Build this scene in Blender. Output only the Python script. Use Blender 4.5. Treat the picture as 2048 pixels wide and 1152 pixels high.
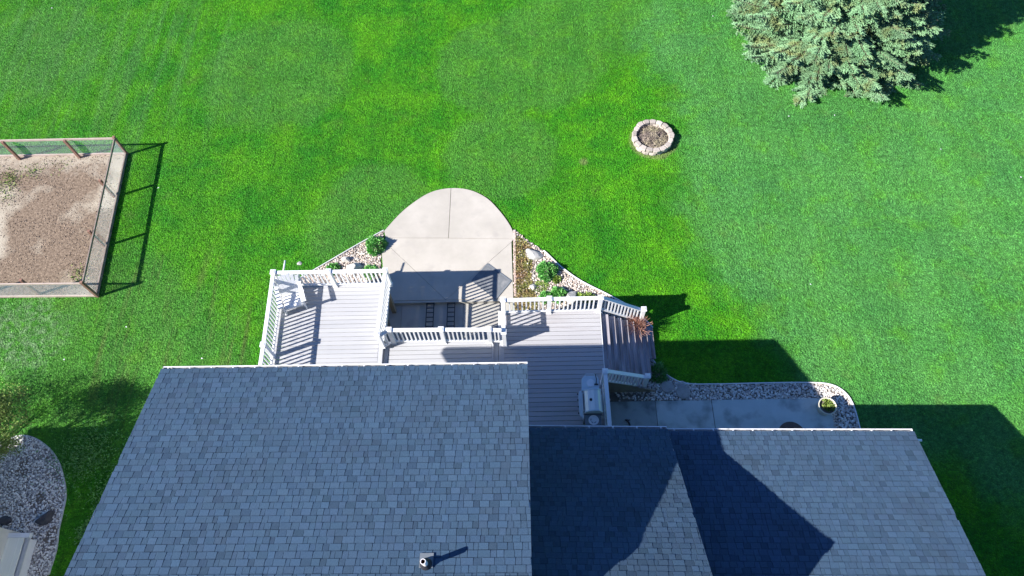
import bpy, bmesh, math, random
import numpy as np
from mathutils import Vector, Matrix

# ------------------------------------------------------------------ camera, sky, sun, exposure
scene = bpy.context.scene
for o in list(bpy.data.objects): bpy.data.objects.remove(o)
C = scene.collection
R = math.radians
rng = random.Random(7)
nr = np.random.RandomState(11)

cam_d = bpy.data.cameras.new('camera'); cam = bpy.data.objects.new('camera', cam_d); C.objects.link(cam)
cam.matrix_world = Matrix(((0.99958116, 0.02111453, 0.01979116, 0), (-0.00939367, 0.88356795, -0.46820875, 0),
                           (-0.02737284, 0.46782673, 0.88339622, 22.0), (0, 0, 0, 1)))
cam_d.sensor_width = 36; cam_d.lens = 1420 / 2048 * 36; cam_d.clip_end = 2000; cam_d.clip_start = .5
scene.camera = cam

world = bpy.data.worlds.new('World'); scene.world = world; world.use_nodes = True
wn = world.node_tree.nodes; wl = world.node_tree.links; wn.clear()
sky = wn.new('ShaderNodeTexSky'); sky.sky_type = 'NISHITA'; sky.sun_disc = False
sky.sun_elevation = R(34.5); sky.sun_rotation = R(249.4); sky.air_density = 1.0; sky.dust_density = .3; sky.ozone_density = 6.0
bg = wn.new('ShaderNodeBackground'); bg.inputs[1].default_value = .06
wo = wn.new('ShaderNodeOutputWorld'); tint = wn.new('ShaderNodeMix'); tint.data_type = 'RGBA'; tint.blend_type = 'MULTIPLY'; tint.inputs[0].default_value = 1; tint.inputs[7].default_value = (.78, .97, 1.28, 1)
wl.new(sky.outputs[0], tint.inputs[6]); wl.new(tint.outputs[2], bg.inputs[0]); wl.new(bg.outputs[0], wo.inputs[0])

sun_d = bpy.data.lights.new('sun', 'SUN'); sun_d.energy = 5.0; sun_d.angle = R(.5); sun_d.color = (1, .955, .9)
sun = bpy.data.objects.new('sun', sun_d); C.objects.link(sun); sun.location = (-30, -12, 40)
sun.rotation_euler = Vector((1.36, .51, -1)).to_track_quat('-Z', 'Y').to_euler()

vs = scene.view_settings; vs.view_transform = 'Standard'; vs.look = 'None'; vs.gamma = 1; vs.use_curve_mapping = False
vs.exposure = 1.15
scene.render.engine = 'CYCLES'

# ------------------------------------------------------------------ materials
def mat(name, c1, c2=None, scale=6, rough=.75, bump=0, bscale=None, detail=4, metal=0, tone=False, spots=None, stretch=None, spec=.35, alpha=None):
    """two colours mixed by noise, optional per-face tone, optional dirt spots, optional bump"""
    m = bpy.data.materials.new(name); m.use_nodes = True
    n = m.node_tree.nodes; l = m.node_tree.links; b = n['Principled BSDF']
    b.inputs['Roughness'].default_value = rough; b.inputs['Metallic'].default_value = metal
    b.inputs['Specular IOR Level'].default_value = spec
    tc = n.new('ShaderNodeTexCoord'); mp = n.new('ShaderNodeMapping'); l.new(tc.outputs['Object'], mp.inputs[0])
    if stretch: mp.inputs['Scale'].default_value = stretch
    nz = n.new('ShaderNodeTexNoise'); nz.inputs['Scale'].default_value = scale; nz.inputs['Detail'].default_value = detail
    nz.inputs['Roughness'].default_value = .65; l.new(mp.outputs[0], nz.inputs[0])
    mr = n.new('ShaderNodeMapRange'); mr.inputs[1].default_value = .32; mr.inputs[2].default_value = .68; l.new(nz.outputs[0], mr.inputs[0])
    mx = n.new('ShaderNodeMix'); mx.data_type = 'RGBA'
    mx.inputs[6].default_value = (*c1, 1); mx.inputs[7].default_value = (*(c2 or c1), 1); l.new(mr.outputs[0], mx.inputs[0])
    out = mx.outputs[2]
    if spots:
        sc, lo, hi, col = spots
        n2 = n.new('ShaderNodeTexNoise'); n2.inputs['Scale'].default_value = sc; n2.inputs['Detail'].default_value = 5; l.new(mp.outputs[0], n2.inputs[0])
        r2 = n.new('ShaderNodeMapRange'); r2.inputs[1].default_value = lo; r2.inputs[2].default_value = hi; l.new(n2.outputs[0], r2.inputs[0])
        m2 = n.new('ShaderNodeMix'); m2.data_type = 'RGBA'; m2.inputs[7].default_value = (*col, 1)
        l.new(out, m2.inputs[6]); l.new(r2.outputs[0], m2.inputs[0]); out = m2.outputs[2]
    if tone:
        at = n.new('ShaderNodeAttribute'); at.attribute_name = 'tone'
        m3 = n.new('ShaderNodeMix'); m3.data_type = 'RGBA'; m3.blend_type = 'MULTIPLY'; m3.inputs[0].default_value = 1
        l.new(out, m3.inputs[6]); l.new(at.outputs[0], m3.inputs[7]); out = m3.outputs[2]
    l.new(out, b.inputs['Base Color'])
    if bump:
        nb = n.new('ShaderNodeTexNoise'); nb.inputs['Scale'].default_value = bscale or scale * 4; nb.inputs['Detail'].default_value = 5; l.new(mp.outputs[0], nb.inputs[0])
        bp = n.new('ShaderNodeBump'); bp.inputs['Strength'].default_value = min(1, bump); bp.inputs['Distance'].default_value = .02
        l.new(nb.outputs[0], bp.inputs['Height']); l.new(bp.outputs[0], b.inputs['Normal'])
    return m

WHITE = mat('white_vinyl', (.80, .80, .80), (.73, .74, .74), 9, .42, spots=(1.7, .60, .8, (.56, .56, .52)))
ALU = mat('white_gutter_metal', (.78, .78, .78), (.70, .71, .72), 12, .4, spots=(7, .6, .72, (.42, .42, .40)))
SHING = mat('asphalt_shingle', (.046, .086, .140), (.058, .102, .160), 30, .95, .35, 220, tone=True, spec=.12, spots=(.9, .45, .75, (.050, .083, .128)))
BOARD = mat('composite_board', (.385, .388, .40), (.42, .42, .43), 1.2, .7, .1, 60, tone=True, stretch=(.35, 3, 3), spots=(.9, .64, .85, (.36, .345, .35)))
BOARDR = mat('composite_board_worn', (.36, .355, .365), (.40, .395, .405), 1.2, .7, .1, 60, tone=True, stretch=(.35, 2.5, 2.5), spots=(.8, .53, .72, (.31, .28, .28)))
TREAD = mat('composite_tread', (.32, .30, .325), (.40, .375, .40), 1.8, .72, .15, 60, tone=True, stretch=(4, .5, 4), spots=(1.6, .45, .66, (.20, .165, .16)))
TREADN = mat('composite_board_short', (.405, .41, .43), (.44, .445, .46), 1.6, .7, .15, 60, tone=True, stretch=(6, .35, 6))
CONC = mat('concrete', (.40, .37, .32), (.475, .44, .385), .9, .88, .35, 60, tone=True, spots=(2.2, .56, .75, (.39, .36, .32)))
CONCD = mat('concrete_weathered', (.46, .52, .50), (.56, .61, .59), 1.1, .85, .35, 50, tone=True, spots=(1.7, .5, .7, (.28, .31, .30)))
CONCL = mat('concrete_lower', (.37, .36, .32), (.44, .42, .38), 1.3, .88, .35, 60, tone=True, spots=(1.3, .54, .66, (.36, .34, .31)))
WOOD = mat('fence_wood', (.20, .105, .075), (.29, .165, .12), 3, .85, .3, 50, stretch=(3, 3, .6))
WOODP = mat('fence_rail_bleached', (.42, .33, .28), (.52, .43, .37), 3, .85, .3, 50)
WOODD = mat('weathered_board', (.17, .125, .105), (.30, .24, .205), 3, .85, .3, 50)
WIRE = mat('netting_wire', (.62, .70, .68), (.55, .66, .64), 5, .5)
JOIST = mat('treated_joist', (.22, .18, .13), (.30, .25, .18), 4, .85, .2, 40)
SOIL = mat('bed_soil', (.085, .058, .038), (.30, .225, .160), 11, .98, 1, 30, detail=12, spots=(.42, .52, .62, (.40, .35, .27)))
def add_pale_band(m, y0, y1, col):
    """bleached strip of ground along the far fence, ragged border"""
    n = m.node_tree.nodes; l = m.node_tree.links; b = n['Principled BSDF']; old = b.inputs['Base Color'].links[0].from_socket
    tc = n.new('ShaderNodeTexCoord'); sx = n.new('ShaderNodeSeparateXYZ'); l.new(tc.outputs['Object'], sx.inputs[0])
    nz = n.new('ShaderNodeTexNoise'); nz.inputs['Scale'].default_value = 1.6; nz.inputs['Detail'].default_value = 9; nz.inputs['Roughness'].default_value = .7; l.new(tc.outputs['Object'], nz.inputs[0])
    ma = n.new('ShaderNodeMath'); ma.operation = 'MULTIPLY_ADD'; ma.inputs[1].default_value = 3.4; l.new(nz.outputs[0], ma.inputs[0]); l.new(sx.outputs[1], ma.inputs[2])
    mr = n.new('ShaderNodeMapRange'); mr.inputs[1].default_value = y0 + 1.7; mr.inputs[2].default_value = y1 + 1.7; mr.inputs[4].default_value = .85; l.new(ma.outputs[0], mr.inputs[0])
    mx = n.new('ShaderNodeMix'); mx.data_type = 'RGBA'; mx.inputs[7].default_value = (*col, 1); l.new(mr.outputs[0], mx.inputs[0]); l.new(old, mx.inputs[6]); l.new(mx.outputs[2], b.inputs['Base Color'])
add_pale_band(SOIL, 17.0, 17.9, (.38, .33, .26))
EARTH = mat('dark_earth', (.14, .12, .10), (.24, .20, .165), 6, .98, 1, 40)
PEB = mat('river_pebble', (.56, .51, .46), (.72, .67, .62), 14, .8, .2, 60, tone=True)
PEBG = mat('grey_river_pebble', (.62, .61, .58), (.78, .77, .73), 14, .8, .2, 60, tone=True)
ROCK = mat('limestone', (.30, .30, .29), (.44, .43, .41), 5, .9, .8, 22, tone=True)
PALEROCK = mat('pale_limestone', (.44, .42, .39), (.60, .58, .54), 5, .9, .8, 22, tone=True)
DARKROCK = mat('dark_slate', (.04, .042, .05), (.08, .08, .09), 5, .8, .8, 22)
BLOCK = mat('tumbled_block', (.40, .345, .29), (.54, .48, .43), 8, .92, .7, 40, tone=True)
BLACK = mat('black_iron', (.02, .02, .025), (.04, .04, .045), 8, .45)
RUBBER = mat('slate_mat', (.125, .135, .145), (.19, .20, .21), 4, .8, .3, 30, spots=(2.5, .6, .75, (.26, .26, .26)))
STEEL = mat('brushed_steel', (.62, .64, .62), (.72, .74, .72), 3, .45, .05, 80, metal=.35, stretch=(10, .6, 1))
GREYP = mat('grey_paint', (.50, .58, .62), (.56, .64, .68), 6, .45)
DGREYP = mat('dark_grey_paint', (.14, .16, .18), (.19, .21, .23), 6, .5)
SIDING = mat('vinyl_siding', (.55, .53, .48), (.60, .58, .53), 4, .7)
GLASS = mat('window_glass', (.03, .035, .04), (.05, .055, .06), 2, .08, spec=.6)
PALEROOF = mat('pale_roof_panel', (.84, .86, .72), (.88, .89, .78), 3, .6, stretch=(12, .6, 1))
PALEEDGE = mat('pale_trim', (.78, .80, .80), (.70, .72, .72), 5, .5)
TRIMG = mat('grey_trim', (.48, .50, .50), (.58, .58, .57), 5, .6)
BARK = mat('bark', (.12, .085, .06), (.20, .15, .11), 7, .95, .8, 30)
TWIG = mat('dry_twig', (.28, .20, .15), (.42, .33, .27), 5, .95)
TWIGR = mat('russet_twig', (.36, .17, .12), (.50, .29, .22), 5, .95)
SPRUCE = mat('spruce_needles', (.100, .215, .095), (.175, .310, .160), 1.3, .75, tone=True, spots=(1.5, .52, .72, (.17, .20, .07)))
LEAF = mat('shrub_leaf', (.13, .40, .08), (.22, .52, .15), 6, .6, tone=True)
LEAFY = mat('yellow_leaf', (.22, .36, .05), (.32, .42, .11), 5, .65, tone=True)
SEDUM = mat('sedum_cover', (.26, .33, .07), (.40, .24, .13), 2.6, .85, tone=True, detail=6)
POT = mat('cream_pot', (.62, .57, .44), (.70, .65, .52), 4, .6)
PVC = mat('pvc_pipe', (.80, .76, .74), (.70, .66, .64), 10, .4)
PVCIN = mat('pipe_inside', (.16, .05, .05), (.10, .04, .04), 10, .8)
RUSTMAT = mat('brown_coir', (.12, .085, .07), (.16, .12, .10), 10, .95, .5, 60)
PURPMAT = mat('maroon_coir', (.045, .025, .035), (.07, .035, .045), 10, .95, .5, 60)
STEP = mat('aged_paver', (.30, .29, .27), (.40, .385, .36), 5, .95, .5, 30)
CURB = mat('pink_paver', (.48, .36, .32), (.58, .46, .41), 7, .9, .5, 40)

def grass_mat(name, gain, speck):
    m = bpy.data.materials.new(name); m.use_nodes = True
    n = m.node_tree.nodes; l = m.node_tree.links; b = n['Principled BSDF']
    b.inputs['Roughness'].default_value = .7; b.inputs['Specular IOR Level'].default_value = .2
    tc = n.new('ShaderNodeTexCoord'); P = tc.outputs['Object']
    def noise(sc, det=4, st=None):
        src = P
        if st:
            mp = n.new('ShaderNodeMapping'); mp.inputs['Scale'].default_value = st[0]; mp.inputs['Rotation'].default_value = (0, 0, st[1]); l.new(P, mp.inputs[0]); src = mp.outputs[0]
        z = n.new('ShaderNodeTexNoise'); z.inputs['Scale'].default_value = sc; z.inputs['Detail'].default_value = det; z.inputs['Roughness'].default_value = .6; l.new(src, z.inputs[0]); return z.outputs[0]
    def rng_(v, lo, hi, a=0, c=1, smooth=False):
        r = n.new('ShaderNodeMapRange'); r.inputs[1].default_value = lo; r.inputs[2].default_value = hi; r.inputs[3].default_value = a; r.inputs[4].default_value = c
        if smooth: r.interpolation_type = 'SMOOTHSTEP'
        l.new(v, r.inputs[0]); return r.outputs[0]
    def mix(f, a, c, mode='MIX'):
        x = n.new('ShaderNodeMix'); x.data_type = 'RGBA'; x.blend_type = mode
        for s, v in ((0, f), (6, a), (7, c)):
            if isinstance(v, (tuple, float, int)): x.inputs[s].default_value = v if s == 0 else (*v, 1)
            else: l.new(v, x.inputs[s])
        return x.outputs[2]
    def math_(op, a, c):
        x = n.new('ShaderNodeMath'); x.operation = op
        for s, v in ((0, a), (1, c)):
            if isinstance(v, (float, int)): x.inputs[s].default_value = v
            else: l.new(v, x.inputs[s])
        return x.outputs[0]
    vivid = mix(rng_(noise(.55, 6), .35, .65), (.022, .165, .006), (.064, .240, .005))
    dull = mix(rng_(noise(.7, 5), .3, .7), (.044, .170, .022), (.070, .215, .030))
    blue = mix(rng_(noise(.35, 5), .3, .7), (.048, .184, .042), (.078, .242, .053))
    # patches of another grass sort: round spots with soft, slightly ragged borders
    warp = n.new('ShaderNodeTexNoise'); warp.inputs['Scale'].default_value = .9; warp.inputs['Detail'].default_value = 4; l.new(P, warp.inputs[0])
    def disc(x, y, r, soft):
        d = n.new('ShaderNodeVectorMath'); d.operation = 'DISTANCE'; l.new(P, d.inputs[0]); d.inputs[1].default_value = (x, y, 0)
        e = math_('ADD', d.outputs['Value'], rng_(warp.outputs[0], 0, 1, -soft * 1.2, soft * 1.2))
        return rng_(e, r - soft * .7, r + soft * .7, 1, 0, True)
    m1 = None
    for d in DISCS:
        v = disc(*d); m1 = v if m1 is None else math_('MAXIMUM', m1, v)
    m1 = math_('MULTIPLY', m1, math_('MULTIPLY', rng_(noise(1.3, 5), .3, .7, .75, 1.1), .78))
    m2 = None
    for d in BLUES:
        v = disc(*d); m2 = v if m2 is None else math_('MAXIMUM', m2, v)
    m2 = math_('MULTIPLY', m2, rng_(noise(.8, 5), .3, .6, .7, 1)); col = mix(m1, vivid, dull); col = mix(m2, col, blue)
    # yellowish and olive flecks, mowing streaks, fine blades
    col = mix(rng_(noise(1.1, 6), .52, .72, 0, .45), col, (.080, .27, .006))
    col = mix(rng_(noise(.9, 5), .60, .75, 0, .40), col, (.100, .165, .035))
    col = mix(math_('MULTIPLY', disc(-17.5, 10.2, 1.5, .9), rng_(noise(4, 6), .42, .6, 0, .7)), col, (.17, .27, .13))
    col = mix(math_('MULTIPLY', disc(20.5, 15.0, 1.2, .8), rng_(noise(4, 6), .42, .6, 0, .5)), col, (.15, .33, .13))
    col = mix(rng_(noise(2.6, 5), .60, .74, 0, .40), col, (.014, .095, .018))
    col = mix(math_('MULTIPLY', disc(5.1, 18.05, .93, .12), .55), col, (.20, .20, .09))
    col = mix(math_('MULTIPLY', disc(2.33, 17.1, .14, .14), .4), col, (.26, .20, .12))
    col = mix(math_('MULTIPLY', disc(-18.5, 22.0, 6.0, 2.0), rng_(noise(2.2, 5, ((1, .05, 1), R(-6))), .45, .62, 0, .4)), col, (.085, .21, .06))
    col = mix(math_('MULTIPLY', disc(-12.3, 10.2, 3.2, 1.0), rng_(noise(3.2, 5, ((1, .06, 1), R(-9))), .50, .66, 0, .55)), col, (.10, .12, .035))
    streak = rng_(noise(2.6, 5, ((1, .07, 1), R(-9))), .34, .66, .90, 1.10)
    fine = rng_(noise(15, 5), .30, .70, 1 - speck, 1 + speck)
    mid = rng_(noise(6.5, 6), .32, .68, .66, 1.34)
    g = math_('MULTIPLY', math_('MULTIPLY', math_('MULTIPLY', streak, fine), mid), gain)
    vm = n.new('ShaderNodeVectorMath'); vm.operation = 'SCALE'; l.new(col, vm.inputs[0]); l.new(g, vm.inputs['Scale'])
    l.new(vm.outputs[0], b.inputs['Base Color'])
    nb = n.new('ShaderNodeTexNoise'); nb.inputs['Scale'].default_value = 16; nb.inputs['Detail'].default_value = 6; l.new(P, nb.inputs[0])
    bp = n.new('ShaderNodeBump'); bp.inputs['Strength'].default_value = 1; bp.inputs['Distance'].default_value = .09
    l.new(nb.outputs[0], bp.inputs['Height']); l.new(bp.outputs[0], b.inputs['Normal'])
    return m
DISCS = [(-10.4, 22.3, 3.2, .6), (-.9, 22.2, 2.7, .35), (.6, 22.8, 3.0, .5), (-.9, 17.6, 2.2, .35), (-5.6, 15.2, 2.1, .4), (-6.6, 14.2, 1.5, .4), (-15, 9.3, 4.2, 1.2), (-12.4, 9.0, 2.6, 1.2), (3.5, 25.5, 3.0, 1.0), (-21, 24, 3.0, 1.5)]
BLUES = [(14.5, 15.5, 8.6, 1.3), (12.5, 21.5, 6.6, 1.3), (20, 12, 10, 1.5), (17, 24, 9, 1.3), (13.6, 10.6, 5.4, 1.0), (7.5, 23.5, 2.6, 1.4)]
LAWN = grass_mat('lawn_turf', 1.32 * .74, .30)
BLADE = grass_mat('grass_blade', 1.32 * 1.55, .30)

# ------------------------------------------------------------------ mesh helpers
def tag(o, label=None, cat=None, group=None, kind=None):
    if label: o['label'] = label
    if cat: o['category'] = cat
    if group: o['group'] = group
    if kind: o['kind'] = kind
    return o
def empty(name, loc=(0, 0, 0), rz=0, parent=None):
    o = bpy.data.objects.new(name, None); o.empty_display_size = .2; C.objects.link(o)
    o.location = loc; o.rotation_euler = (0, 0, rz); o.parent = parent; return o
class MB:
    """collects simple solids for ONE mesh object"""
    def __init__(s): s.v = []; s.f = []; s.t = []
    def add(s, v, f, tone=1.0):
        k = len(s.v); s.v += [tuple(p) for p in v]; s.f += [tuple(i + k for i in q) for q in f]; s.t += [tone] * len(f); return s
    def box(s, a, b, tone=1.0):
        (x0, y0, z0), (x1, y1, z1) = a, b
        v = [(x0, y0, z0), (x1, y0, z0), (x1, y1, z0), (x0, y1, z0), (x0, y0, z1), (x1, y0, z1), (x1, y1, z1), (x0, y1, z1)]
        return s.add(v, [(0, 3, 2, 1), (4, 5, 6, 7), (0, 1, 5, 4), (1, 2, 6, 5), (2, 3, 7, 6), (3, 0, 4, 7)], tone)
    def bar(s, p, q, w, h, tone=1.0, up=(0, 0, 1)):
        """box from p to q, w wide and h high, centred on the line"""
        p = Vector(p); q = Vector(q); d = (q - p).normalized(); u = Vector(up)
        if abs(d.dot(u)) > .98: u = Vector((0, 1, 0))
        r = d.cross(u).normalized() * (w / 2); t = r.cross(d).normalized() * (h / 2)
        v = [c + i * r + j * t for c in (p, q) for i, j in ((-1, -1), (1, -1), (1, 1), (-1, 1))]
        return s.add(v, [(0, 1, 2, 3), (7, 6, 5, 4), (0, 4, 5, 1), (1, 5, 6, 2), (2, 6, 7, 3), (3, 7, 4, 0)], tone)
    def tube(s, pts, rad, n=6, tone=1.0):
        rings = []; k = len(s.v); pts = [Vector(p) for p in pts]
        for i, p in enumerate(pts):
            d = (pts[min(i + 1, len(pts) - 1)] - pts[max(i - 1, 0)]).normalized()
            a = d.cross(Vector((0, 0, 1)) if abs(d.z) < .9 else Vector((1, 0, 0))).normalized(); b = d.cross(a)
            r = rad[i] if isinstance(rad, (list, tuple)) else rad
            for j in range(n):
                t = 2 * math.pi * j / n; s.v.append(tuple(p + r * (math.cos(t) * a + math.sin(t) * b)))
        m = len(pts)
        for i in range(m - 1):
            for j in range(n):
                s.f.append((k + i * n + j, k + i * n + (j + 1) % n, k + (i + 1) * n + (j + 1) % n, k + (i + 1) * n + j)); s.t.append(tone)
        s.f.append(tuple(k + j for j in range(n))[::-1]); s.f.append(tuple(k + (m - 1) * n + j for j in range(n))); s.t += [tone] * 2
        return s
    def lathe(s, prof, c=(0, 0, 0), n=24, tone=1.0, sx=1, sy=1):
        k = len(s.v)
        for r, z in prof:
            for j in range(n):
                t = 2 * math.pi * j / n; s.v.append((c[0] + sx * r * math.cos(t), c[1] + sy * r * math.sin(t), c[2] + z))
        for i in range(len(prof) - 1):
            for j in range(n):
                s.f.append((k + i * n + j, k + i * n + (j + 1) % n, k + (i + 1) * n + (j + 1) % n, k + (i + 1) * n + j)); s.t.append(tone)
        return s
    def prism(s, poly, z0, z1, tone=1.0):
        n = len(poly); a = sum(poly[i][0] * poly[(i + 1) % n][1] - poly[(i + 1) % n][0] * poly[i][1] for i in range(n))
        if a < 0: poly = poly[::-1]
        v = [(p[0], p[1], z0) for p in poly] + [(p[0], p[1], z1) for p in poly]
        f = [tuple(range(n))[::-1], tuple(range(n, 2 * n))] + [(i, (i + 1) % n, n + (i + 1) % n, n + i) for i in range(n)]
        return s.add(v, f, tone)
    def build(s, name, m, parent=None, smooth=False, bevel=0):
        me = bpy.data.meshes.new(name); me.from_pydata(s.v, [], s.f)
        if any(t != 1.0 for t in s.t): set_tone(me, s.t)
        else: set_tone(me, [1.0] * len(s.f))
        me.materials.append(m)
        if smooth: me.polygons.foreach_set('use_smooth', [True] * len(me.polygons))
        o = bpy.data.objects.new(name, me); C.objects.link(o); o.parent = parent
        if bevel:
            b = o.modifiers.new('bevel', 'BEVEL'); b.width = bevel; b.segments = 2; b.limit_method = 'ANGLE'
        return o
def set_tone(me, tones):
    at = me.attributes.new('tone', 'FLOAT_COLOR', 'FACE')
    a = np.ones((len(tones), 4), np.float32)
    t = np.asarray(tones, np.float32)
    if t.ndim == 1: a[:, :3] = t[:, None]
    else: a[:, :3] = t
    at.data.foreach_set('color', a.ravel())
def np_mesh(name, V, F, m, parent=None, tones=None, kind='stuff', smooth=False):
    """fast mesh from numpy: V (n,3), F (k, 3 or 4)"""
    me = bpy.data.meshes.new(name); k, c = F.shape
    me.vertices.add(len(V)); me.vertices.foreach_set('co', V.astype(np.float32).ravel())
    me.loops.add(k * c); me.loops.foreach_set('vertex_index', F.astype(np.int32).ravel())
    me.polygons.add(k); me.polygons.foreach_set('loop_start', np.arange(0, k * c, c, dtype=np.int32)); me.polygons.foreach_set('loop_total', np.full(k, c, np.int32))
    me.update(calc_edges=True)
    set_tone(me, tones if tones is not None else np.ones(k))
    me.polygons.foreach_set('use_smooth', np.full(k, smooth))
    me.materials.append(m); o = bpy.data.objects.new(name, me); C.objects.link(o); o.parent = parent
    if kind: o['kind'] = kind
    return o
def inside(P, poly):
    x, y = P[:, 0], P[:, 1]; r = np.zeros(len(P), bool); n = len(poly)
    for i in range(n):
        x0, y0 = poly[i][:2]; x1, y1 = poly[(i + 1) % n][:2]
        if y0 == y1: continue
        c = ((y0 > y) != (y1 > y)) & (x < (x1 - x0) * (y - y0) / (y1 - y0) + x0); r ^= c
    return r
def smooth_line(pts, k=6):
    out = []; n = len(pts)
    for i in range(n - 1):
        p0, p1, p2, p3 = [np.array(pts[min(max(j, 0), n - 1)][:2], float) for j in (i - 1, i, i + 1, i + 2)]
        for t in np.linspace(0, 1, k, endpoint=False):
            out.append(tuple(.5 * ((2 * p1) + (p2 - p0) * t + (2 * p0 - 5 * p1 + 4 * p2 - p3) * t * t + (3 * p1 - p0 - 3 * p2 + p3) * t ** 3)))
    out.append(tuple(pts[-1][:2])); return out

# ------------------------------------------------------------------ outlines on the ground
arc = smooth_line([(-5.176, 14.117, 0.050), (-4.635, 14.873, 0.050), (-4.068, 15.444, 0.050), (-3.463, 15.839, 0.050), (-2.765, 15.980, 0.050), (-2.042, 15.867, 0.050), (-1.376, 15.458, 0.050), (-0.852, 14.790, 0.050), (-0.469, 14.078, 0.050), (-0.418, 13.646, 0.050)])
PATIO = arc + [(-.444, 11.22), (-4.79, 11.22)] + [(-5.080, 12.368, 0.050)[:2], (-5.206, 13.305, 0.050)[:2]]
LOW = [(-8.1, 5.8), (-.45, 5.8), (-.45, 11.22), (-8.1, 11.22)]
GWALK = [(2.55, 4.9), (9.62, 4.9), (9.57, 7.40), (2.55, 7.46)]
WESTBED = smooth_line([(-5.188, 14.150, 0.000), (-6.027, 13.611, 0.000), (-6.881, 13.020, 0.000), (-7.685, 12.460, 0.000), (-8.296, 12.048, 0.000)]) + [(-8.0, 10.4), (-4.9, 10.4)] + [(-5.146, 12.398, 0.000)[:2], (-5.236, 13.335, 0.000)[:2]]
ebl = smooth_line([(-0.415, 14.108, 0.000), (0.178, 13.534, 0.000), (0.674, 13.120, 0.000), (1.223, 12.485, 0.000), (1.901, 11.882, 0.000), (2.824, 11.306, 0.000), (3.496, 10.863, 0.000), (3.950, 10.396, 0.000), (4.251, 10.014, 0.000)])
EASTBED = ebl + [(4.2, 9.0), (-.44, 9.0), (-.44, 13.6)]
gbl = smooth_line([(4.090, 8.925, 0.000), (4.490, 8.353, 0.000), (5.068, 8.013, 0.000), (6.063, 7.959, 0.000), (7.515, 7.965, 0.000), (8.960, 7.954, 0.000), (9.744, 7.871, 0.000), (10.157, 7.575, 0.000), (10.319, 7.105, 0.000), (10.342, 6.341, 0.000)])
GARBED = gbl + [(10.35, 4.9), (2.3, 4.9), (2.3, 9.3), (4.1, 9.3)]
LEFTBED = smooth_line([(-17.850, 6.133, 0.000), (-16.981, 6.442, 0.000), (-16.395, 6.645, 0.000), (-15.839, 6.537, 0.000), (-15.215, 6.137, 0.000), (-14.754, 5.606, 0.000), (-14.369, 4.827, 0.000), (-14.295, 4.300, 0.000), (-14.262, 3.713, 0.000), (-14.170, 3.139, 0.000), (-14.192, 2.308, 0.000), (-14.129, 1.374, 0.000)]) + [(-17.056, 1.406, 0.000)[:2], (-18.829, 6.149, 0.000)[:2]]
FA, FB, FCo, FD = (-24.918, 18.083, 0.000), (-15.702, 18.021, 0.000), (-15.193, 11.670, 0.000), (-22.381, 11.758, 0.000)
FENCEBED = [FA[:2], FB[:2], FCo[:2], FD[:2]]

# ------------------------------------------------------------------ ground
gm = MB()
for x0, y0, x1, y1 in ((-400, -400, 400, 5.8), (-400, 11.2, 400, 400), (-400, 5.8, -8.1, 11.2), (-.47, 5.8, 400, 11.2)):
    gm.add([(x0, y0, 0), (x1, y0, 0), (x1, y1, 0), (x0, y1, 0)], [(0, 1, 2, 3)])
lawn = tag(gm.build('lawn', LAWN), kind='structure')
def sheet(name, poly, z, m, label=None):
    o = MB().prism(poly, z - .05, z).build(name, m); return tag(o, label, kind='structure')
sheet('planting_bed', WESTBED, .008, EARTH); sheet('planting_bed', EASTBED, .008, EARTH)
sheet('gravel_bed', GARBED, .008, EARTH); sheet('gravel_bed', LEFTBED, .008, EARTH)

# patio of separate slabs with open joints
pt = tag(empty('patio', (-2.8, 11.2, 0)), kind='structure')
def panel(poly, z, m, parent, tone, thick=.2, gap=.008):
    poly = [p[:2] for p in poly]
    cx = sum(p[0] for p in poly) / len(poly); cy = sum(p[1] for p in poly) / len(poly)
    q = []
    for x, y in poly:
        d = math.hypot(x - cx, y - cy); k = (d - gap * 1.3) / d; q.append((cx + (x - cx) * k, cy + (y - cy) * k))
    o = MB().prism(q, z - thick, z, tone).build('concrete_panel', m); o.parent = parent
    if parent: o.matrix_parent_inverse = parent.matrix_basis.inverted()
    return o
jl, jr = (-5.098, 13.813, 0.050), (-0.418, 13.646, 0.050); jm = (-2.788, 13.752, 0.050); jt = (-2.784, 15.981, 0.050); ft = (-2.80, 11.22)
dl, dr = (-5.182, 13.708, 0.050), (-0.492, 13.520, 0.050)
top = arc; kx = min(range(len(top)), key=lambda i: abs(top[i][0] - jt[0]))
panel(top[:kx + 1] + [jm, jl], .05, CONC, pt, .97); panel([jm] + top[kx:-1] + [jr], .05, CONC, pt, 1.0)
panel([jl, jm, jr, dr, ft, dl], .05, CONC, pt, 1.02)
panel([dl, ft, (-4.79, 11.22), (-5.080, 12.368, 0.050), (-5.206, 13.305, 0.050)], .05, CONC, pt, 1.0)
panel([dr, (-.444, 11.22), ft], .05, CONC, pt, 1.03)
for x0, x1, t in ((-8.1, -6.5, .95), (-6.5, -4.35, 1.0), (-4.35, -2.2, 1.02), (-2.2, -.45, 1.0)):
    for y0, y1 in ((5.8, 8.6), (8.6, 11.2)):
        panel([(x0, y0), (x1, y0), (x1, y1), (x0, y1)], -.13, CONCL, pt, t * rng.uniform(.96, 1.03), .1)
o = MB().box((-8.1, 5.8, -.4), (-.45, 11.2, -.16)).build('patio_base', EARTH, pt); o.matrix_parent_inverse = pt.matrix_basis.inverted()
o = MB().box((-4.79, 11.14, -.3), (-.45, 11.212, .042)).build('retaining_curb', CONCL, pt); o.matrix_parent_inverse = pt.matrix_basis.inverted()
o = MB().box((-8.25, 5.8, -.4), (-8.1, 11.35, .03)).box((-8.1, 11.2, -.4), (-4.80, 11.35, .03)).build('retaining_curb', CONCL, pt); o.matrix_parent_inverse = pt.matrix_basis.inverted()
gw = tag(empty('garage_walk', (6, 6, 0)), kind='structure')
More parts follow.
